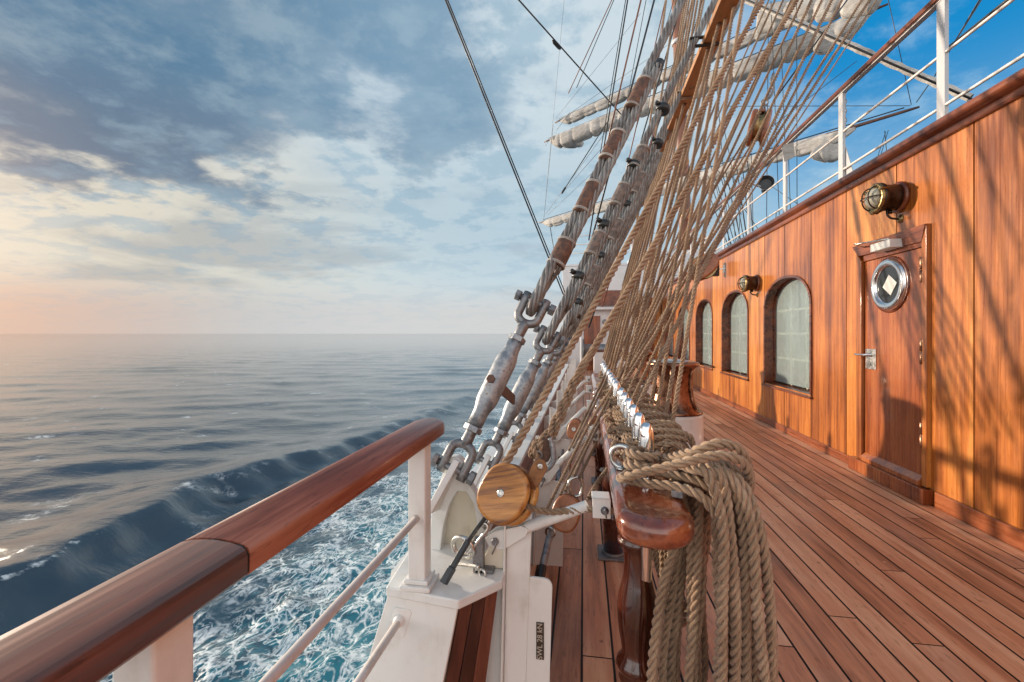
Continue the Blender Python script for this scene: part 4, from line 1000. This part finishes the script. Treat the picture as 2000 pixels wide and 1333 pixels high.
# loose turns of rope lying along the outboard side of the pins
ss=[]; rr=random.Random(31); pts=[]
for k in range(46):
    y=1.56+k*.05; pts.append((PX-.050+.022*math.sin(k*1.9)+rr.gauss(0,.003),y,.838+.014*math.sin(k*2.6)))
o=rope_obj('rope_tail',M['rope'],[strand(smooth_path(pts,6),.0092,.054,per=7,ncl=4)]); tag(o,'loose rope tail snaking along the pin rail past the feet of the pins','rope')
# ring and cord on the rail
b=MB(); b.torus((.118,1.47,.862),V((.35,1,0)),.034,.0075,32,10); b.lathe((.118,1.47,.8225),(0,0,1),[(0,.018),(.006,.018),(.008,.010)],16)
o=b.build('ring_bolt',M['steel']); tag(o,'white metal ring standing on the varnished pin rail beside the first steel pin','ring bolt')
cp=[atZ(1175,836,.80),atZ(1192,838,.829),atZ(1212,852,.829),atZ(1222,868,.829),atZ(1232,884,.829),V((.118,1.455,.833)),V((.15,1.46,.832))]
b=MB(); b.tube(smooth_path(cp,6),.0028,7); o=b.build('cord',M['black']); tag(o,'thin black cord lying over the pin rail to the metal ring','cord')
b=MB(); b.box((.255,1.262,.835),(.03,.085,.02),Matrix.Rotation(R(-25),3,'Z')); o=b.build('chafe_plate',M['galvd'],bevel=.004); tag(o,'small dark metal chafe plate on the rail edge beneath the thick coil','plate')

# ------------------------------------------------------------------ white struts from bulwark to pin rail
def strut(k,y):
    t=thing('strut',['white tubular strut beneath the horizontal rope and the big round block','white strut whose lower fork sits just beyond the big round block','third white strut along the bulwark','fourth white strut along the bulwark','farthest white strut along the bulwark'][k],'strut',(-.2,y,.5),'white struts between bulwark and pin rail')
    a=V((-.285,y+.02,.572)) if k==0 else V((-.215,y,.470)); c=V((.055,y-.03,.735)) if k==0 else V((.052,y,.735)); d_=(c-a).normalized()
    b=MB(); ln=(c-a).length; b.tube([a+d_*.09,a+d_*(.12),a+d_*ln*.5,c-d_*.05],[.016,.0175,.0180,.0175],16); b.build('tube',M['white'],t)
    n_=d_.cross(V((0,1,0))).normalized()
    b=MB()
    for s in (-1,1): b.prism([a-d_*.030+n_*.020+V((0,s*.017-.004,0)),a-d_*.030-n_*.026+V((0,s*.017-.004,0)),a+d_*.02-n_*.034+V((0,s*.017-.004,0)),a+d_*.105-n_*.018+V((0,s*.017-.004,0)),a+d_*.125-n_*.0+V((0,s*.017-.004,0)),a+d_*.105+n_*.018+V((0,s*.017-.004,0)),a+d_*.01+n_*.030+V((0,s*.017-.004,0))],(0,.007,0))
    b.build('fork_plate',M['white'],t,bevel=.002)
    b=MB(); b.lathe(a+V((0,-.032,0)),(0,1,0),[(0,.011),(.006,.0125),(.012,.0125),(.014,.008),(.055,.008)],12); b.tube([a+V((.004,-.030,.012)),a+V((.002,-.034,-.012)),a+V((-.008,-.034,-.036))],.0035,6); b.build('pin_bolt',M['galvd'],t)
    b=MB(); b.mm((c.x-.028,c.y-.026,c.z-.046),(c.x+.026,c.y+.026,c.z+.014)); b.mm((c.x-.031,c.y-.029,c.z+.0145),(c.x+.024,c.y+.029,c.z+.019)); br=b.build('end_bracket',M['white'],t,bevel=.004)
    b=MB(); b.lathe(c+V((.008,-.0265,-.020)),(0,-1,0),[(0,.012),(.006,.012),(.008,.007),(.02,.007)],12); b.tube([c+V((.008,-.042,-.008)),c+V((.012,-.044,-.036))],.003,6); b.build('bracket_bolt',M['galvd'],t)
    if k==0:
        b=MB(); b.prism([(-.345,y,CAPZ+.001),(-.255,y,CAPZ+.001),(-.250,y,.545),(-.30,y,.565)],(0,.03,0)); b.build('foot_block',M['cream'],t,bevel=.008)
for k,y in enumerate((1.46,2.45,3.42,4.40,5.38)): strut(k,y)

# ------------------------------------------------------------------ blocks
def reorient(o,Rm):
    o.data.transform(Rm.to_4x4().inverted()); o.rotation_euler=Rm.to_euler()
def block(name,label,c,upv,facing,ra,rb,th,mat,grain=0.0,group=None,hook=None):
    c=V(c); n=V(facing).normalized(); up=V(upv); up=(up-n*up.dot(n)).normalized(); ri=up.cross(n)
    t=thing(name,label,'pulley block',c,group)
    gx=(ri*math.cos(grain)+up*math.sin(grain)).normalized(); Rm=Matrix((gx,n.cross(gx),n)).transposed()
    def cheek(s):
        b=MB(); out=[]
        for q in range(40):
            a=2*math.pi*q/40; ca,sa=math.cos(a),math.sin(a); e=2.35
            out.append(c+n*s*th*.20+ri*ra*math.copysign(abs(ca)**(2/e),ca)+up*rb*math.copysign(abs(sa)**(2/e),sa))
        b.prism(out,n*s*th*.30,smooth=True,rnd=.5); o=b.build('cheek',mat,t,bevel=th*.14,segs=4); reorient(o,Rm); return o
    k1=cheek(1); cheek(-1)
    b=MB(); b.lathe(c-n*th*.19,n,[(0,rb*.78),(th*.08,rb*.66),(th*.30,rb*.66),(th*.38,rb*.78)],32); b.build('sheave',M['brass'],t)
    b=MB(); b.lathe(c+n*th*.50,n,[(-.002,.012),(.003,.012),(.0035,.007),(.001,.006)],18); b.build('axle_pin',M['steel'],t)
    b=MB()
    pts=[c+up*rb*.98*math.cos(a)+ri*ra*.98*math.sin(a) for a in np.linspace(-.9,.9,9)]
    b.prism([p+n*th*.16 for p in pts]+[p*1.0+n*th*.16+(p-c).normalized()*.006 for p in reversed(pts)],-n*th*.32); b.build('crown_strap',mat,t)
    return t,n,up,ri
F1=at(992,966,1.46)
bt,bn,bu,br_=block('pulley_block','big round tan wooden block with straight grain at the bulwark end',F1,(.50,.30,.80),(-.28,-.90,.36),.085,.092,.105,M['block'],grain=R(38))
b=MB(); q=at(1045,922,1.44); b.prism([q+V((-.034,0,-.035)),q+V((.008,0,-.052)),q+V((.040,0,.012)),q+V((.030,0,.036)),q+V((.012,0,.042)),q+V((-.006,0,.028))],(0,.010,0)); b.build('cheek_lug',M['board'],bt,bevel=.004)
b=MB(); b.lathe(q+V((.017,-.001,.018)),(0,-1,0),[(0,.010),(.004,.010),(.005,.006)],14); b.build('lug_rivet',M['steel'],bt)
# shackle, long link and padded tongue under the big block
shk=thing('shackle','polished bow shackle and link joining the big block to the bulwark cap','shackle',(-.40,1.46,CAPZ))
sc=at(905,1070,1.475)
b=MB(); b.torus(sc,V((.25,1,.25)),.037,.0085,36,10,a0=0,a1=2*math.pi); b.build('bow',M['steel'],shk)
b=MB(); l0=at(945,1030,1.46); l1=at(912,1072,1.46); dd=(l1-l0).normalized(); pr=dd.cross(V((0,1,0))).normalized()
b.tube([l0+pr*.013,l1+pr*.013]+[l1+pr*.013*math.cos(a)+dd*.013*math.sin(a) for a in np.linspace(.4,2.7,5)]+[l1-pr*.013,l0-pr*.013]+[l0-pr*.013*math.cos(a)-dd*.013*math.sin(a) for a in np.linspace(.4,2.7,5)],.0058,8,closed=True); b.build('long_link',M['steel'],shk)
b=MB(); l2=at(962,1012,1.455); b.tube([l0+V((0,.012,-.006)),l2+V((0,.012,.004))],.012,10); b.build('swivel',M['steel'],shk)
b=MB(); p0=at(897,1098,1.46); b.lathe(p0+V((-.02,-.01,0)),(1,.25,-.2),[(0,.006),(.075,.006),(.076,.012),(.088,.012)],12); b.torus(p0+V((.075,.0,-.03)),V((.4,1,0)),.012,.004,20,8); b.build('shackle_pin',M['steel'],shk)
st=MB(); a0=at(975,975,1.48); a1=at(912,1060,1.42); a2=at(866,1140,1.37)
st.beam(a0,a1,.006,.024,up=(0,-.6,.6)); o=st.build('grey_strap',M['slate'],shk,bevel=.002)
st=MB(); st.beam(a1+(a1-a2)*.06,a2.lerp(a1,.38),.015,.022,up=(0,-.6,.6)); st.beam(a2.lerp(a1,.385),a2,.020,.026,up=(0,-.6,.6)); st.build('padded_tongue',M['slate'],shk,bevel=.003)
# steel hook and heart of the spliced rope
hk=thing('rope_hook','steel hook and dark heart-shaped thimble below the thick spliced rope','hook',at(1060,880,1.58))
hd=1.58
b=MB(); o_=[at(x,y,hd) for x,y in ((1042,893),(1049,872),(1060,858),(1072,848),(1076,862),(1078,885),(1072,902),(1058,908))]; b.prism(o_,(0,.02,0)); b.build('heart_plate',M['brown'],hk,bevel=.005)
b=MB(); b.torus(at(1051,888,hd)-V((0,.004,0)),(0,1,.2),.013,.005,24,8); b.build('heart_ring',M['galvd'],hk)
b=MB(); b.tube(smooth_path([at(x,y,hd-.01) for x,y in ((1074,856),(1078,868),(1081,886),(1080,902),(1070,915),(1056,921),(1048,917))],5),[.010]*5+[.0125]*20+[.010]*6,12,flat=.8); b.build('hook_body',M['galv'],hk)
# second block by the deck
blk2=at(1106,1002,2.0)
t2,_,_,_=block('pulley_block','brown wooden block low over the deck planks behind the white strut',blk2,(.3,.2,1),(-.05,-.96,.25),.062,.078,.085,M['blockd'],grain=R(60))
b=MB(); b.tube(smooth_path([at(x,y,2.02) for x,y in ((1118,968),(1110,950),(1114,938),(1126,932),(1134,936),(1138,950),(1134,966),(1124,970))],5,True),.008,8,closed=True); b.build('snap_hook',M['steel'],t2)
for (px,py,dd_,lab,up_) in ((1482,250,3.3,'tan wooden double block hanging on a chain hook against the sky',(.35,.1,.93)),(1374,522,2.9,'brown oval block turning the rope bundle in front of the varnished wall',(.75,.2,.62)),(1340,420,7.0,'small brown block high in the rope fan beside the far mast',(0,0,1)),(1336,318,8.0,'small reddish block on the far mast, higher than the one beneath it',(0,0,1)),(1122,838,2.6,'small rounded brown block beside the second white strut',(.3,0,1)),(1160,832,2.75,'small tan block against the outer edge of the pin rail',(.3,0,1))):
    r_=dd_*({1482:.041,1374:.034,1340:.012,1336:.014,1122:.022,1160:.020}[px])
    tb,n,u_,r2=block('pulley_block',lab,at(px,py,dd_),up_,(.93,-.30,-.2) if px==1482 else (-.1,-1,.1),r_*.66,r_,r_*.95,M['blockd'])
    if px==1482:
        c=at(px,py,dd_); b=MB(); b.torus(c+u_*(r_+.028),(1,0,0),.024,.006,20,8); b.torus(c+u_*(r_+.066),(0,1,0),.022,.006,20,8); b.tube(smooth_path([c+u_*(r_+.085),c+u_*(r_+.10)+V((.03,0,.01)),c+u_*(r_+.14)+V((.045,0,.03)),c+u_*(r_+.18)+V((.02,0,.05)),c+u_*(r_+.22)+V((.03,0,.07))],6),.010,8); b.build('chain_hook',M['galvd'],tb)

# ------------------------------------------------------------------ running rigging
def line(a,c,ext=.6): return [a, c+(c-a)*ext]
def running(name,label,pts,Rr,mat='rope',group=None,cat='rope',per=8,ncl=4,taper=None,pk=5.8):
    o=rope_obj(name,M[mat],[strand(pts,Rr,Rr*pk,per=per,ncl=ncl,taper=taper)]); return tag(o,label,cat,group)
# A: from the big block aloft
s0=F1+V((-.01,0,.075)); A_top=at(1490,0,2.35)
running('running_rope','thick tan rope rising from the big round tan block up to the masthead',smooth_path([at(955,975,1.47),at(962,938,1.475),at(985,908,1.48),at(1003,880,1.50),at(1040,815,1.54)],6)+line(at(1060,778,1.565),A_top,.6),.0146,'ropeg',per=11,ncl=6)
running('running_rope','short tan rope leading level from the big block to the pin rail post',smooth_path([at(1020,985,1.44),at(1060,999,1.43),at(1120,998,1.42),at(1175,994,1.405),at(1200,1000,1.40),at(1215,1010,1.42)],8),.0115,'rope',per=9,ncl=5)
# B: thick, spliced at the foot
B0=at(1125,742,1.74); B_top=at(1556,0,2.75)
bp=[B0.lerp(B_top,k/20) for k in range(0,34)]
running('running_rope','very thick tan rope spliced at its foot, rising from the steel hook',bp,.0158,'ropeg',per=11,ncl=6)
sp_=smooth_path([at(1042,894,1.585),at(1050,872,1.59),at(1075,848,1.61),at(1096,806,1.65),at(1112,770,1.70),B0,B0.lerp(B_top,.06)],8)
ss=[]
for ph in range(3):
    q=[]; nrm=V((.75,-.2,-.5)).normalized(); bn_=V((.1,-.95,.25)).normalized()
    for k,p in enumerate(sp_):
        a=k*.36+ph*2.094; f=1-.45*(k/len(sp_)); q.append(p+(nrm*math.cos(a)+bn_*math.sin(a))*.0155*f)
    ss.append(strand(q,.0118,.066,per=9,ncl=5,taper=[(0,.95),(.8,.95),(1,.5)]))
o=rope_obj('rope_splice',M['ropeg'],ss); tag(o,'fat plaited splice at the foot of the thick rope above the hook','rope splice')
ring_=smooth_path([at(1043,893,1.585),at(1036,905,1.57),at(1034,920,1.55),at(1040,930,1.545)],6)
# four ropes passing in front of the bronze capstan
cap4=['closest to the wall','second from the wall','third from the wall','farthest from the wall']
for k,((bx,by),tx) in enumerate(zip(((1311,838),(1299,820),(1282,806),(1271,794)),(1452,1436,1424,1408))):
    a=atX(bx,by,.335); c=atX(tx,0,.78)
    running('running_rope',f'tan laid rope in front of the bronze capstan, {cap4[k]} among four',line(a,c,.5),.0100,'roped' if k%2 else 'rope','ropes in front of the bronze capstan')
# ropes from the pins up through the holes of the board
hb=[(1216,752),(1205,745),(1197,733),(1193,728),(1189,720),(1186,714),(1183,709),(1180,704),(1178,700)]
hi=[0,1,3,4,5,6,7,8,9]
for k,(hbp,h) in enumerate(zip(hb,hi)):
    a=atX(hbp[0],hbp[1],.20); hp=V((xm,HY_[h],FBZ+.017)); c=hp+(hp-a).normalized()*.3
    pts=[a,hp,hp+V((.10,.10,.55)),hp+V((.35,.35,1.9)),hp+V((.7,.7,3.6))]
    running('running_rope',f'tan rope through the {ORD[k]} hole of the wooden board, counted from above',pts,.0112 if k<5 else .0122,'rope' if k%2 else 'roped','ropes through the holed board',per=7)
# the wider fan from the pins aloft, not through the board
fan=[((1186,722),1502),((1192,729),1514),((1200,738),1530),((1207,746),1547),((1215,752),1568),((1223,777),1586),((1231,790),1606),((1240,806),1625),((1236,800),1645),((1188,724),1480),((1212,750),1550)]
for k,(q,tx) in enumerate(fan):
    a=atX(q[0],q[1],.205); c=at(tx,0,max(depth(a)*1.15,2.7))
    running('running_rope','thin tan rope slanting from the pins to the masthead among the close fan',line(a,c,.6),.0112 if k%2 else .0092,'roped' if k%3 else 'rope','thin ropes of the slanting fan',per=6)
# near-vertical cluster further along
for k in range(8):
    a=at(1209+6.5*k,702+2*k,4.6-.1*k); c=at(1258+13*k,330,5.4-.1*k)
    running('running_rope','thin tan rope of the near-vertical cluster beyond the pins',line(a,c,1.4),.0165,'roped' if k%2 else 'rope','near-vertical ropes beyond the pins',per=6)
# the bundle through the brown oval block
for k,(off,rad) in enumerate(((0,.0105),(15,.0105),(29,.0055))):
    a=atX(1214+off*.5,745,.20) if k<2 else at(1385,505,2.75); c=at(1684+off,0,3.1)
    running('running_rope',['outer thick rope of the slanting pair that passes the brown oval block','inner thick rope of the slanting pair that passes the brown oval block','thin dark line running beside the slanting pair above the oval block'][k],line(a,c,.5),rad,'roped' if k<2 else 'roped',None,per=8)
for k,((bx,by),(mx,my)) in enumerate((((1182,716),(1461,263)),((1192,728),(1474,272)))):
    running('running_rope',['dark rope hanging from the outer side of the tan double block in the sky','dark rope hanging from the inner side of the tan double block in the sky'][k],[atX(bx,by,.20),at(mx,my,3.28)],.0085,'roped',None,per=7)
bk_=at(1512,196,3.33); b=MB(); b.tube([bk_,bk_+(at(1655,0,3.75)-bk_)*1.6],.006,8); o=b.build('wire_pendant',M['tar']); tag(o,'dark wire pendant carrying the tan double block and its chain hook','wire')
# tackle falls outboard of the pin rail
for k,(p,q,e) in enumerate((((1094,968),(1182,792),1.5),((1104,960),(1192,786),1.5),((1131,934),(1172,850),.9),((1122,930),(1160,842),2.0),((1112,880),(1150,800),2.5),((1120,875),(1160,792),2.5))):
    a=at(*p,2.0+.25*(k>3)); c=at(*q,2.5+.25*(k>3)); running('tackle_rope',['tan tackle rope from the low brown block, outer part','tan tackle rope from the low brown block, inner part','tan rope from the snap hook up to the pin rail','second tan rope from the snap hook, running higher up','tan tackle rope between the second and third struts, outer part','tan tackle rope between the second and third struts, inner part'][k],line(a,c,e),.0085,'roped','tackle ropes outboard of the pin rail',per=7)
a=[atZ(1165,846,.86),atZ(1180,815,.87),atX(1203,770,.14),atX(1212,752,.17)]
running('running_rope','tan rope crossing over the pin rail to the farther pins',[at(1066,1000,1.9),at(1140,850,2.28),at(1168,800,2.45),at(1200,752,2.6)],.0088,'rope',per=7)
running('running_rope','short dark rope slanting beneath the edge of the pin rail',[at(1150,975,1.75),at(1168,942,1.85),at(1190,914,1.95)],.012,'roped',per=8)
# lashing screws standing in the waterway
for k,(p,q) in enumerate((((1052,1142),(1084,1000)),((1078,1015),(1094,925)),((1086,960),(1101,872)))):
    dd_=2.1+.5*k; a,c=at(*p,dd_),at(*q,dd_+.35); t=thing('rigging_screw',['grey rigging screw standing on the deck edge behind the big block','grey rigging screw behind the second strut','grey rigging screw farther along the deck edge, behind the third strut'][k],'rigging screw',a,'rigging screws along the deck edge')
    u_=(c-a).normalized(); ln=(c-a).length; b=MB(); b.lathe(a,u_,[(ln*.2,.010),(ln*.22,.018),(ln*.62,.018),(ln*.64,.010),(ln,.010)],14); b.build('screw_body',M['galv'],t)
    b=MB(); b.lathe(a,u_,[(0,.014),(ln*.10,.022),(ln*.22,.020),(ln*.23,.012)],12); b.build('dark_foot',M['black'],t)
    b=MB(); b.torus(a+u_*ln*.68,V((.3,1,0)),.024,.006,20,8); b.build('shackle_ring',M['steel'],t)
# ------------------------------------------------------------------ masts, yards and furled sails far ahead
fm=thing('mast','reddish brown mast far ahead rising behind the ropes','mast',(5.2,24,HT))
m0=at(1337,400,24.5); m1=at(1322,0,24.5); ax=(m1-m0)
b=MB(); b.tube([m0-ax*.45,m0,m1,m1+ax*1.6],[.33,.31,.27,.18],20); b.build('spar',M['mast'],fm)
b=MB(); c=m0.lerp(m1,.42); b.lathe(c,ax,[(0,.34),(.02,.40),(.25,.40),(.27,.34)],20); c=m0.lerp(m1,.78); b.lathe(c,ax,[(0,.31),(.02,.36),(.2,.36),(.22,.3)],20); b.build('mast_band',M['whitefar'],fm)
def furled(t,a,c,r0,seed,tip0=.06,tip1=.05,sagf=1.0):
    rr=random.Random(seed); n=220; m=32; u=(c-a); L=u.length; u.normalize(); s=u.cross(V((0,0,1))).normalized(); up=s.cross(u)
    ng=max(int(L/1.15),3); gas=[tip0+(1-tip0-tip1)*(k+rr.uniform(-.2,.2))/ng for k in range(ng+1)]
    bag=[rr.uniform(.75,1.35) for _ in range(ng+2)]
    vs=[]; fs=[]
    for i in range(n+1):
        f=tip0+(1-tip0-tip1)*i/n; k=0
        gd=min(abs(f-g) for g in gas)*L; k=sum(1 for g in gas if g<f)
        pin_=1-.15*math.exp(-(gd/.12)**2); e=min(i/14,(n-i)/14,1.0); e=.22+.78*math.sin(e*math.pi/2)
        rad=r0*pin_*e*(.85+.25*bag[min(k,ng+1)]); cen=a+u*(f*L)-up*(rad*.85*sagf+.02)
        for j in range(m):
            q=2*math.pi*j/m; p=V((f*L*1.1,q*1.0,seed)); w=.90+.16*abs(math.sin(2.5*q+.5*math.sin(f*L*.6)+seed))+.09*abs(math.sin(5.5*q-f*L*.25+seed))+.14*mnoise.noise(V((f*L*.55,math.cos(q)*1.6+seed,math.sin(q)*1.6)))
            vs.append(cen+s*math.cos(q)*rad*.85*w+up*math.sin(q)*rad*1.15*sagf*w)
    for i in range(n):
        for j in range(m): k=(j+1)%m; fs.append((i*m+j,i*m+k,(i+1)*m+k,(i+1)*m+j))
    b=MB(); b.add(vs,fs,True); b.f.append(tuple(range(m))); b.s.append(False); b.f.append(tuple(n*m+j for j in range(m-1,-1,-1))); b.s.append(False)
    o=b.build('furled_sail',M['sail'],t)
    g_=MB()
    for f in gas[1:-1]: g_.torus(a+u*(f*L)-up*r0*.45,u,r0*.72,.018,16,5,sy=1.0)
    return o
def yard(label,p0,d0,p1,d1,r,rs,seed,sag=1.0,group='yards of the mast ahead',tips=(.03,.03)):
    a,c=at(*p0,d0),at(*p1,d1); t=thing('yard',label,'yard',a.lerp(c,.5),group)
    mid=a.lerp(c,.5); b=MB(); b.tube([a,a.lerp(c,.02),a.lerp(c,.25),mid,a.lerp(c,.75),a.lerp(c,.98),c],[r*.35,r*.5,r*.85,r,r*.85,r*.5,r*.35],12); b.build('spar',M['spar'],t)
    furled(t,a,c,rs,seed,tips[0],tips[1],sag)
    u=(c-a).normalized(); b=MB(); b.tube([a.lerp(c,.02)+V((0,0,r+.03)),mid+V((0,0,r+.10)),a.lerp(c,.98)+V((0,0,r+.03))],.022,6); b.build('jackstay',M['tar'],t)
    return a,c
YA=yard('upper yard with furled sail, its tip twisted above the other sail tips',(1084,240),33.0,(1722,-52),19.5,.11,.25,4,1.0)
YB=yard('yard with bulging furled sail, crossing just beneath the upper one',(1063,278),33.0,(1735,8),19.4,.12,.34,9,1.15)
YC=yard('lowest long yard with furled sail, ending at a bare tip against the blue',(1053,436),33.6,(1796,209),16.5,.11,.215,14,1.1,tips=(.02,.09))
# loose bags of cloth at the port tips and to starboard
def bag(label,px,py,d_,sx,sy,seed,tilt=0.0):
    c=at(px,py,d_); rr=random.Random(seed); b=MB(); vs=[]; nu,nv=36,20; fs=[]
    ri=V((CA,SA,0)); up=V((0,0,1)); fw=V((-SA,CA,0))
    for j in range(nv+1):
        ph=math.pi*j/nv
        for i in range(nu):
            t=2*math.pi*i/nu; w=1+.16*math.sin(5*t+seed)*math.sin(ph)+.22*mnoise.noise(V((math.cos(t)*1.7+seed,math.sin(t)*1.7,ph*1.2)))
            x=math.sin(ph)*math.cos(t)*w; y=math.sin(ph)*math.sin(t)*.45*w; z=math.cos(ph)*w*(1 if ph<1.6 else .8)
            vs.append(c+ri*(x*sx+z*tilt*sx)+fw*y*sx+up*z*sy)
    for j in range(nv):
        for i in range(nu): k=(i+1)%nu; fs.append((j*nu+i,j*nu+k,(j+1)*nu+k,(j+1)*nu+i))
    b.add(vs,fs,True); o=b.build('sail_bunt',M['sail']); tag(o,label,'sail','loose bunts of furled sail')
bag('crumpled pale sail bunt hanging under the tip of the lower port sail',1108,278,32.3,.95,.48,2,-.5)
bag('twisted pale sail bunt at the tip of the upper port sail',1122,228,31.9,.5,.42,5,.6)
bag('small loose sail bunt dangling between the yards against the blue',1610,88,20,.40,.52,7,.3)
bag('boxy loose sail bunt hanging under the lowest yard by a white post',1618,300,18.6,.62,.42,12,.1)
# pale furled staysail and its dark stays, running down to the starboard side
st=thing('furled_staysail','long pale furled staysail slanting down across the blue sky','sail',at(1500,20,14))
a,c=at(1430,-12,15.5),at(1895,192,11.5); n=120; vs=[];fs=[]; u=(c-a).normalized(); s=u.cross(V((0,0,1))).normalized(); up=s.cross(u)
for i in range(n+1):
    p=a.lerp(c,i/n)
    for j in range(12):
        q=2*math.pi*j/12; w=.095*(1+.07*math.sin(i*.9+q)+.14*mnoise.noise(V((i*.35,math.cos(q),math.sin(q))))); vs.append(p+s*math.cos(q)*w+up*math.sin(q)*w)
for i in range(n):
    for j in range(12): k=(j+1)%12; fs.append((i*12+j,i*12+k,(i+1)*12+k,(i+1)*12+j))
b=MB(); b.add(vs,fs,True); b.build('rolled_cloth',M['sail'],st)
b=MB(); b.tube([at(1380,-34,15.5),at(1960,221,11)],.03,6); b.build('luff_wire',M['tar'],st)
# grey sail at the top of the picture
tp=thing('furled_topsail','grey hanging furled topsail above the bare yard tip','sail',at(1650,20,17))
furled(tp,at(1480,22,21),at(1742,-32,17),.40,33,.02,.02,1.0)
# ------------------------------------------------------------------ standing wires and thin lines
def wire(label,pts,rad,group=None,mat='tar',fit=None,name='rigging_wire'):
    t=None; b=MB(); b.tube(pts,rad,6)
    if fit is None:
        o=b.build(name,M[mat]); tag(o,label,'wire',group); return o
    t=thing(name,label,'wire',pts[0],group); b.build('wire',M[mat],t); b=MB(); u=(V(pts[-1])-V(pts[0])).normalized(); b.lathe(V(fit)-u*rad*9,u,[(0,rad),(rad*3,rad*2.4),(rad*14,rad*2.4),(rad*18,rad)],10); b.build('fitting',M['black'],t)
def L2(p,d0,q,d1,e=.25): a,c=at(*p,d0),at(*q,d1); return [a,c+(c-a)*e]
wire('outer wire of the dark pair slanting alone across the open cloudy sky',L2((1106,590),9,(870,0),6.2,.3),.014)
wire('inner wire of the dark pair slanting alone across the open cloudy sky',L2((1110,588),9.05,(874,0),6.25,.3),.011)
pts=L2((1215,226),16,(1013,0),12,.3); wire('thin dark stay with a small black fitting, crossing the sky to the twisted sail tips',pts,.022,None,'tar',at(1087,88,13.3))
for k,(p,q,r_,d0) in enumerate((((1110,183),(1195,0),.016,12),((1126,172),(1199,0),.014,12),((1150,470),(1226,0),.022,9.5),((1160,390),(1252,0),.026,9.5),((1128,575),(1278,0),.026,8.5),((1165,345),(1222,0),.014,10),((1180,520),(1300,0),.016,9),((1205,300),(1262,0),.012,11),((1195,470),(1333,0),.018,8),((1176,600),(1355,0),.014,7),((1150,640),(1290,230),.022,8),((1240,260),(1316,0),.012,12),((1266,210),(1300,0),.010,12),((1215,560),(1372,0),.013,8),((1228,420),(1352,0),.011,9))):
    wire('dark rigging wire in the steep bundle beside the near shrouds',L2(p,d0,q,d0*.93,.3),r_*.72,'dark wires beside the shrouds','tar' if k%3 else 'mast')
for k,(p,q,r_) in enumerate((((1063,420),(1102,0),.010),((1062,430),(1075,300),.010),((1066,418),(1200,235),.012),((1070,420),(1160,335),.010),((1083,235),(1200,90),.010),((1085,242),(1262,118),.010),((1065,285),(1098,240),.012),((1100,375),(1200,262),.014))):
    wire('hair-thin line between the port sail tips and the rigging',L2(p,32,q,30,.4),r_*1.1,'hair-thin lines at the port sail tips','galvd')
wire('dark thin line with a small block end slanting down to the lowest sail tip',L2((1101,372),20,(1163,275),19,.4),.020,None,'tar',at(1101,372,20))
wire('short dark tackle line hanging from the lowest port sail tip',[at(1074,440,33),at(1087,520,32)],.028)
for k,(p,q) in enumerate((((1527,120),(1535,330)),((1500,120),(1497,470)),((1508,60),(1522,420)),((1540,300),(1545,445)),((1468,330),(1473,520)),((1448,370),(1440,520)),((1420,280),(1448,420)),((1404,220),(1424,480)),((1390,330),(1432,500)),((1556,40),(1557,480)),((1515,430),(1507,520)),((1438,420),(1456,540)),((1450,410),(1466,520)),((1430,400),(1445,560)),((1735,0),(1780,205)),((1700,370),(1735,255)),((1692,375),(1730,258)),((1732,300),(1728,256)))):
    wire('thin dark line of the mast rigging ahead, seen through the roof rail',L2(q,20,p,19,.15),.014,'thin lines seen through the roof rail','tar')
for k,(p,q) in enumerate((((1420,208),(1760,207)),((1402,330),(1660,130)),((1440,345),(1545,270)),((1395,410),(1480,340)),((1500,360),(1620,440)),((1530,520),(1400,330)))):
    wire('thin slanting line crossing behind the roof rail',L2(p,18,q,17,.05),.012,'thin slanting lines behind the roof rail','tar')
wire('dark brace line dropping from the bare yard tip',[at(1790,200,16.4),at(1825,150,14),at(1925,-20,11)],.018)
wire('thick dark stay passing the tall white post of the roof rail',[at(1834,108,4.4),at(1968,0,3.6),at(2180,-170,3.0)],.013)
wire('dark line fixed to the tall white post and rising to a masthead',[at(1842,118,4.5),at(1917,0,5.4),at(2000,-130,6.5)],.008)
b=MB(); p=at(1649,180,5.0)
for k in range(10): b.torus(p-V((0,0,.052*k)),(1,0,0) if k%2 else (0,1,0),.022,.006,12,6,sy=1.4)
o=b.build('chain',M['galvd']); tag(o,'short dark chain hanging from the roof rail beside a white post','chain')
b=MB(); q=at(1837,112,4.35); b.lathe(q,(0,-1,.1),[(0,.03),(.03,.032),(.05,.02)],14); o=b.build('rope_eye',M['black']); tag(o,'dark eye fitting on the tall white post of the roof rail','fitting')
# ratlines-like wires in the far gap over the wall
for k in range(9):
    wire('dark wire of the far shroud fan low over the deckhouse roof',L2((1452+k*3,560-k*3),22,(1392+k*9,400-k*4),21,.3),.020,'far shroud fan over the deckhouse roof','tar')
